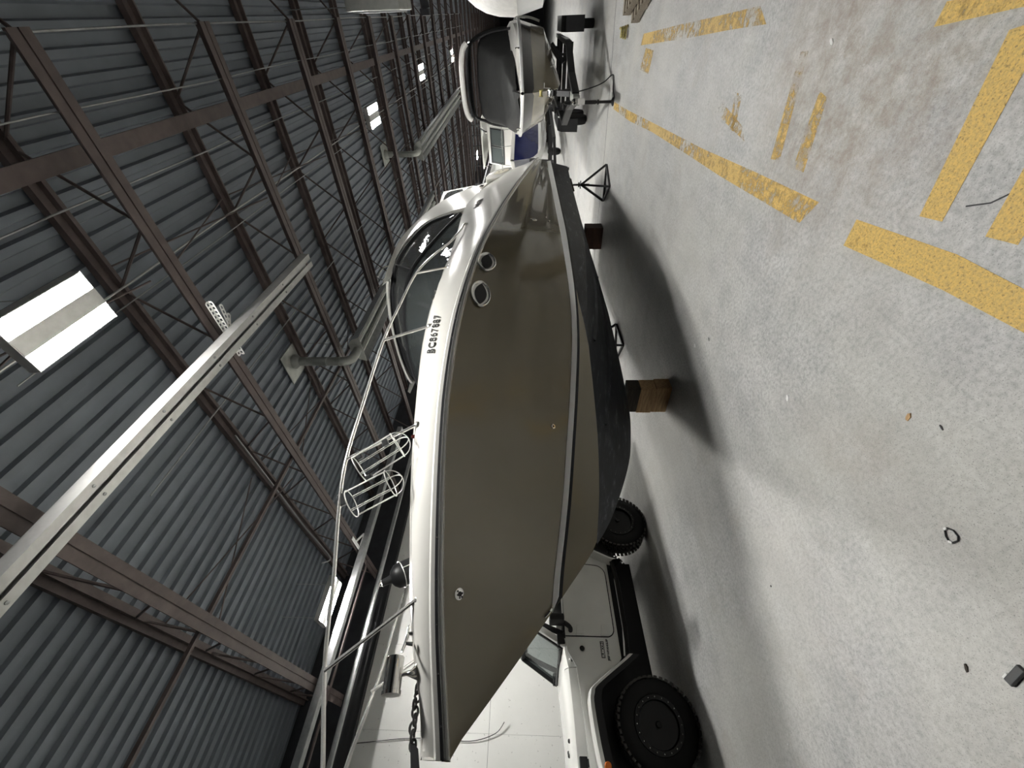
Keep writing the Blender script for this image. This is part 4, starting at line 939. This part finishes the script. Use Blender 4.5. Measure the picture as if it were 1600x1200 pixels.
m = MB(); m.lathe([(.07, -.07), (.07, -.06), (.035, -.06), (.035, .06), (.07, .06), (.07, .07)], 14, (0, -.14, 1.28), (1, 0, 0)); m.tube([(.09, -.14, 1.28), (.11, -.2, 1.42), (.2, -.2, 1.42)], .01, 6); m.build('winch', 'chrome', tl)
m = MB(); m.lathe([(.06, -.06), (.035, -.05), (.03, 0), (.035, .05), (.06, .06)], 12, (0, -.02, 1.48), (1, 0, 0)); m.build('bow_roller', 'rope', tl)
m = MB(); m.tube(catmull([(.06, -.55, .76), (.12, -.5, .45), (.2, -.45, .2), (.32, -.48, .03), (.1, -.62, .02), (-.02, -.85, .015), (-.06, -.95, .06)], 6), .012, 6); m.build('safety_cable', 'rubber', tl)
for s in (1, -1):
    for yy in (3.6, 4.5):
        m = MB(); m.lathe([(.2, -.1), (.33, -.1), (.35, -.05), (.35, .05), (.33, .1), (.2, .1), (.17, .05), (.05, .06), (.0, .07)], 26, (s*1.08, yy, .35), (s, 0, 0)); m.build('wheel', 'tire', tl)
    m = MB(); pr = arc(4.05, .36, .62, math.pi*.95, math.pi*.05, 8); pr = [(2.7, .35), (2.78, .80), (3.0, .90), (5.0, .90), (5.3, .80), (5.4, .35)]
    m.sheet([[(s*.93, u, v) for u, v in pr], [(s*1.25, u, v) for u, v in pr]], .01); m.build('fender', 'steel_black', tl, smooth=False)
m = MB(); m.bar((.45, 1.0, .94), (.78, 1.2, 1.22), .06, .06)
for s in (1, -1): m.bar((s*.55, 1.6, 1.06), (s*.55, 5.6, 1.04), .14, .05); m.bar((s*.55, 1.8, .84), (s*.55, 1.8, 1.05), .05, .05); m.bar((s*.55, 5.2, .84), (s*.55, 5.2, 1.05), .05, .05)
m.build('bunk', 'steel_black', tl, smooth=False)
m = MB()
rl = random.Random(3)
for k in range(11):
    y_ = 1.5+k*.16; z_ = .84
    if k in (3, 8): continue
    m.bar((.843, y_, z_-.05), (.843, y_+.05*rl.random(), z_+.05), .004, .016); m.bar((.843, y_+.03, z_+.05*rl.choice((-1, 1))), (.843, y_+.11, z_+.04*rl.choice((-1, 0, 1))), .004, .016)
m.build('frame_lettering', 'stripe', tl, smooth=False)

# ------------------------------------------------------------------ blue boat with white wheelhouse farther back
bb_ = thing('fishing_boat', 'dark blue fishing boat with white wheelhouse and rod rails beyond the cruiser stern', 'boat', (-4.95, 20.2, 0), math.radians(-4))
STEM3 = [(0, 2.3), (.2, 1.7), (.6, 1.25), (1.2, 1.0), (3, .85), (7.2, .8)]
zg3 = lambda t: 2.45-.25*min(1, t/4)
g3, gc3, kz3, T3 = boat_loft(bb_, 7.2, 1.28, zg3, lambda t: 1.30, 1.18, .85, STEM3, ('blue', 'stripe', 'stripe'), ('topside', 'lower_topside', 'bottom'))
m = MB(); R = [[(g3(t)+.02, t, zg3(t)-.03), (g3(t)+.05, t, zg3(t)+.03), (g3(t)+.02, t, zg3(t)+.13), (max(0, g3(t)-.16), t, zg3(t)+.15), (max(0, g3(t)-.2), t, zg3(t)-.1)] for t in T3]; both(m, R); m.build('gunwale', 'gel', bb_)
m = MB(); m.grid([[(-max(0, g3(t)-.15), t, zg3(t)+.1), (max(0, g3(t)-.15), t, zg3(t)+.1)] for t in T3]); m.build('deck', 'gel', bb_, smooth=False)
m = MB(); wh = [(1.5, 2.5), (1.75, 2.9), (2.25, 3.75), (4.6, 3.8), (4.7, 2.4)]; m.prism(wh, lambda u, v, d: (d, u, v), -.85, .85); m.build('wheelhouse', 'gel', bb_, smooth=False, bevel=.05)
m = MB()
for x0, x1 in ((-.72, -.05), (.05, .72)): m.add([(x0, 1.80-.02, 2.98), (x1, 1.78, 2.98), (x1, 2.13, 3.58), (x0, 2.13, 3.58)], [(0, 1, 2, 3)])
m.add([(.87, 2.2, 2.95), (.87, 3.2, 2.95), (.87, 3.2, 3.5), (.87, 2.45, 3.5)], [(0, 1, 2, 3)]); m.build('wheelhouse_window', 'glass', bb_, smooth=False)
m = MB()
for x_ in (-.75, 0, .75): m.bar((x_, 1.76, 2.95), (x_, 2.14, 3.62), .05, .02)
m.bar((-.78, 1.77, 2.95), (.78, 1.77, 2.95), .03, .04); m.bar((-.78, 2.13, 3.6), (.78, 2.13, 3.6), .03, .04); m.build('window_frame', 'railblack', bb_, smooth=False)
m = MB(); m.box(-1.05, 1.05, 2.1, 5.4, 4.0, 4.07); m.build('roof_panel', 'gel', bb_, smooth=False, bevel=.02)
m = MB()
for s in (1, -1):
    m.tube([(s*1.0, 2.3, 4.0), (s*.95, 2.2, 3.7)], .025, 6); m.tube([(s*1.0, 5.3, 4.0), (s*1.15, 5.4, 2.4)], .025, 6)
    m.tube(catmull([(s*.15, .15, 2.95), (s*.7, .8, 3.0), (s*1.1, 1.8, 2.95), (s*1.2, 2.6, 2.5)], 5), .02, 6)
    for yy in (.6, 1.4): m.tube([(s*(g3(yy)-.1), yy, 2.5), (s*(g3(yy)-.15), yy, 2.97)], .015, 6)
m.build('rail', 'chrome', bb_)
m = MB()
for k in range(5): m.tube([(-.9+.45*k, 2.2, 4.07), (-.9+.45*k, 2.15, 4.5)], .025, 6)
m.build('rod_holder', 'steel_black', bb_)
m = MB()
for s in (1, -1): m.bar((s*.8, .2, .62), (s*.85, 7.0, .62), .08, .14)
m.bar((0, -1.3, .6), (.8, .2, .62), .1, .12); m.bar((0, -1.3, .6), (-.8, .2, .62), .1, .12); m.bar((-.85, 2, .68), (.85, 2, .68), .1, .2); m.bar((-.85, 5.5, .66), (.85, 5.5, .66), .1, .2); m.lathe([(.06, 0), (.03, .55)], 10, (0, -1.2, 0)); m.bar((0, -.3, .6), (0, -.05, 1.7), .12, .12)
t3 = thing('boat_trailer', 'black trailer carrying the dark blue fishing boat', 'trailer', (-4.95, 20.2, 0), math.radians(-4)); m.build('trailer_frame', 'steel_black', t3, smooth=False)
for s in (1, -1): MB().lathe([(.2, -.1), (.33, -.1), (.36, -.05), (.36, .05), (.33, .1), (.15, .1), (.05, .08), (0, .08)], 22, (s*1.0, 4.4, .36), (s, 0, 0)).build('wheel', 'tire', t3)
# a wrapped boat further along the wall and one at the right
def wrapped(loc, rz, L, beam, h, label, under=.7):
    t = thing('shrink_wrapped_boat', label, 'boat', loc, rz, 'boats in white wrap')
    st = [(0, under+1.4), (.3, under+.7), (1, under+.25), (2.5, under), (L, under)]
    g, gc, kz, T = boat_loft(t, L, beam, lambda u: under+1.5, lambda u: under+.95, under+.5, under, st, ('stripe', 'stripe', 'bottom'), ('topside', 'lower_topside', 'bottom'))
    m = MB(); R = []
    for u in T:
        w_ = max(.01, g(u)+.02); hh = lerp([(0, .05), (L*.2, .5*h), (L*.4, h), (L*.75, h*.95), (L, h*.6)], u)
        R.append([(w_*math.cos(a*math.pi/14), u, under+1.45+hh*(math.sin(a*math.pi/14)**.8)+.02*math.sin(u*9)*math.sin(a)) for a in range(15)])
    m.grid(R); m.build('wrap', 'canvas_white', t)
    for yy in (1.5, L*.5, L-.8):
        b = MB(); b.box(-.35, .35, yy-.2, yy+.2, 0, under+.02); b.build('cradle', 'timber_dark', t, smooth=False)
    return t
wrapped((1.35, 17.2, 0), math.radians(0), 9.0, 1.5, 2.4, 'tall white-wrapped boat at the right edge behind the wakeboard boat')
wrapped((-6.9, 36.0, 0), math.radians(-3), 8.0, 1.3, 1.2, 'white-wrapped boat far back along the white wall')
# ------------------------------------------------------------------ small things
def pallet(loc, rz, label, z):
    t = thing('wooden_pallet', label, 'pallet', (loc[0], loc[1], z), rz)
    for k in range(6):
        m = MB(); m.box(-.6, .6, -.5+k*.18, -.5+k*.18+.1, .11, .13); m.build('deck_board', 'board', t, smooth=False)
    for yy in (-.5, -.05, .4):
        m = MB(); m.box(-.6, .6, yy, yy+.09, .0, .02); m.build('bottom_board', 'board', t, smooth=False)
    for xx in (-.6, -.05, .5):
        m = MB(); m.box(xx, xx+.09, -.5, .5, .02, .11); m.build('stringer', 'board', t, smooth=False)
pallet((.55, 8.3), .35, 'worn grey wooden pallet on the floor at the right edge of the view', 0)
pallet((.62, 8.33), .28, 'worn grey wooden pallet lying on another at the right edge', .131)
m = MB(); m.tube([(.09*math.cos(k*.5)*(1-.008*k), .07*math.sin(k*.5), .02+.003*k) for k in range(40)], .016, 6)
o = m.build('rope_coil', 'rope'); o.location = (-.32, 9.4, 0); tag(o, 'small coil of yellow and black rope on the floor by the pallets', 'rope')
def ring_pts(n, a, b, seed):
    r_ = random.Random(seed); return [(a*math.cos(2*math.pi*k/n)*(1+.12*r_.random()), b*math.sin(2*math.pi*k/n)*(1+.12*r_.random()), .004) for k in range(n)]
def gpt(x, y, z=0):
    r = FW+RT*((1200-y-600)/FPX)-UC*((x-800)/FPX); s = (z-CAMH)/r.z; return Vector((0, 0, CAMH))+r*s
p = gpt(1488, 837); lp = thing('cable_tie_loop', 'small black and white plastic loop lying on the bare concrete floor', 'loop', p)
hx = [gpt(a, b)-p for a, b in ((1478, 827), (1482, 825), (1492, 829), (1499, 838), (1499, 845), (1491, 848), (1485, 846), (1480, 838))]
m = MB(); m.tube([(h.x, h.y, .005) for h in hx], .0035, 6, True); m.build('loop_band', 'rubber', lp)
m = MB(); m.bar((hx[0].x, hx[0].y, .006), (hx[1].x, hx[1].y, .006), .009, .009); m.bar((hx[5].x, hx[5].y, .006), (hx[6].x, hx[6].y, .006), .009, .009); m.build('white_end', 'paper', lp, smooth=False)
p = gpt(1590, 1056); lt = thing('black_plastic_scrap', 'black rectangular plastic scrap with a white edge on the floor near the frame edge', 'litter', p, .3)
m = MB(); m.box(-.045, .045, -.014, .014, 0, .014); m.build('scrap_body', 'rubber', lt, smooth=False, bevel=.004)
m = MB(); m.box(-.044, -.02, .014, .02, 0, .012); m.build('scrap_edge', 'paper', lt, smooth=False)
def scrap(px_, py_, L, W, mat, label, rz):
    q = gpt(px_, py_); m = MB(); r_ = random.Random(px_)
    pol = [(L*math.cos(a)*(1+.3*r_.random()), W*math.sin(a)*(1+.3*r_.random())) for a in (0, .9, 1.9, 2.8, 3.9, 5.1)]
    m.prism(pol, lambda u, v, d: (u, v, d+.1*u*(1 if d > .002 else 0)), .0, .005); o = m.build('litter_scrap', mat, smooth=False); o.location = q; o.rotation_euler = (0, 0, rz); tag(o, label, 'litter')
scrap(1231, 622, .022, .012, 'paper', 'crumpled white paper scrap on the floor in front of the timber blocks', .5)
scrap(1086, 540, .018, .012, 'paper', 'tiny white paper scrap at the edge of the cruiser shadow', 1.)
scrap(1300, 65, .02, .01, 'paper', 'white scrap on the stained floor near the yellow bars', 1.)
scrap(1232, 1163, .008, .004, 'paper', 'tiny white chip on the floor beside the off-road car', .2)
scrap(1420, 652, .018, .009, 'timber', 'small brown crumb of dirt on the bare floor', .2)
scrap(1472, 668, .012, .003, 'ink', 'thin dark curl of wire on the bare floor', 1.2)
scrap(1511, 1044, .016, .006, 'timber_dark', 'dark leaf-like scrap on the floor left of the black plastic scrap', .9)
scrap(1205, 916, .006, .005, 'ink', 'small dark pebble on the floor below the cruiser bow', .9)
scrap(1108, 530, .016, .004, 'ink', 'small dark splinter beside the tiny white scrap near the cruiser shadow', .9)
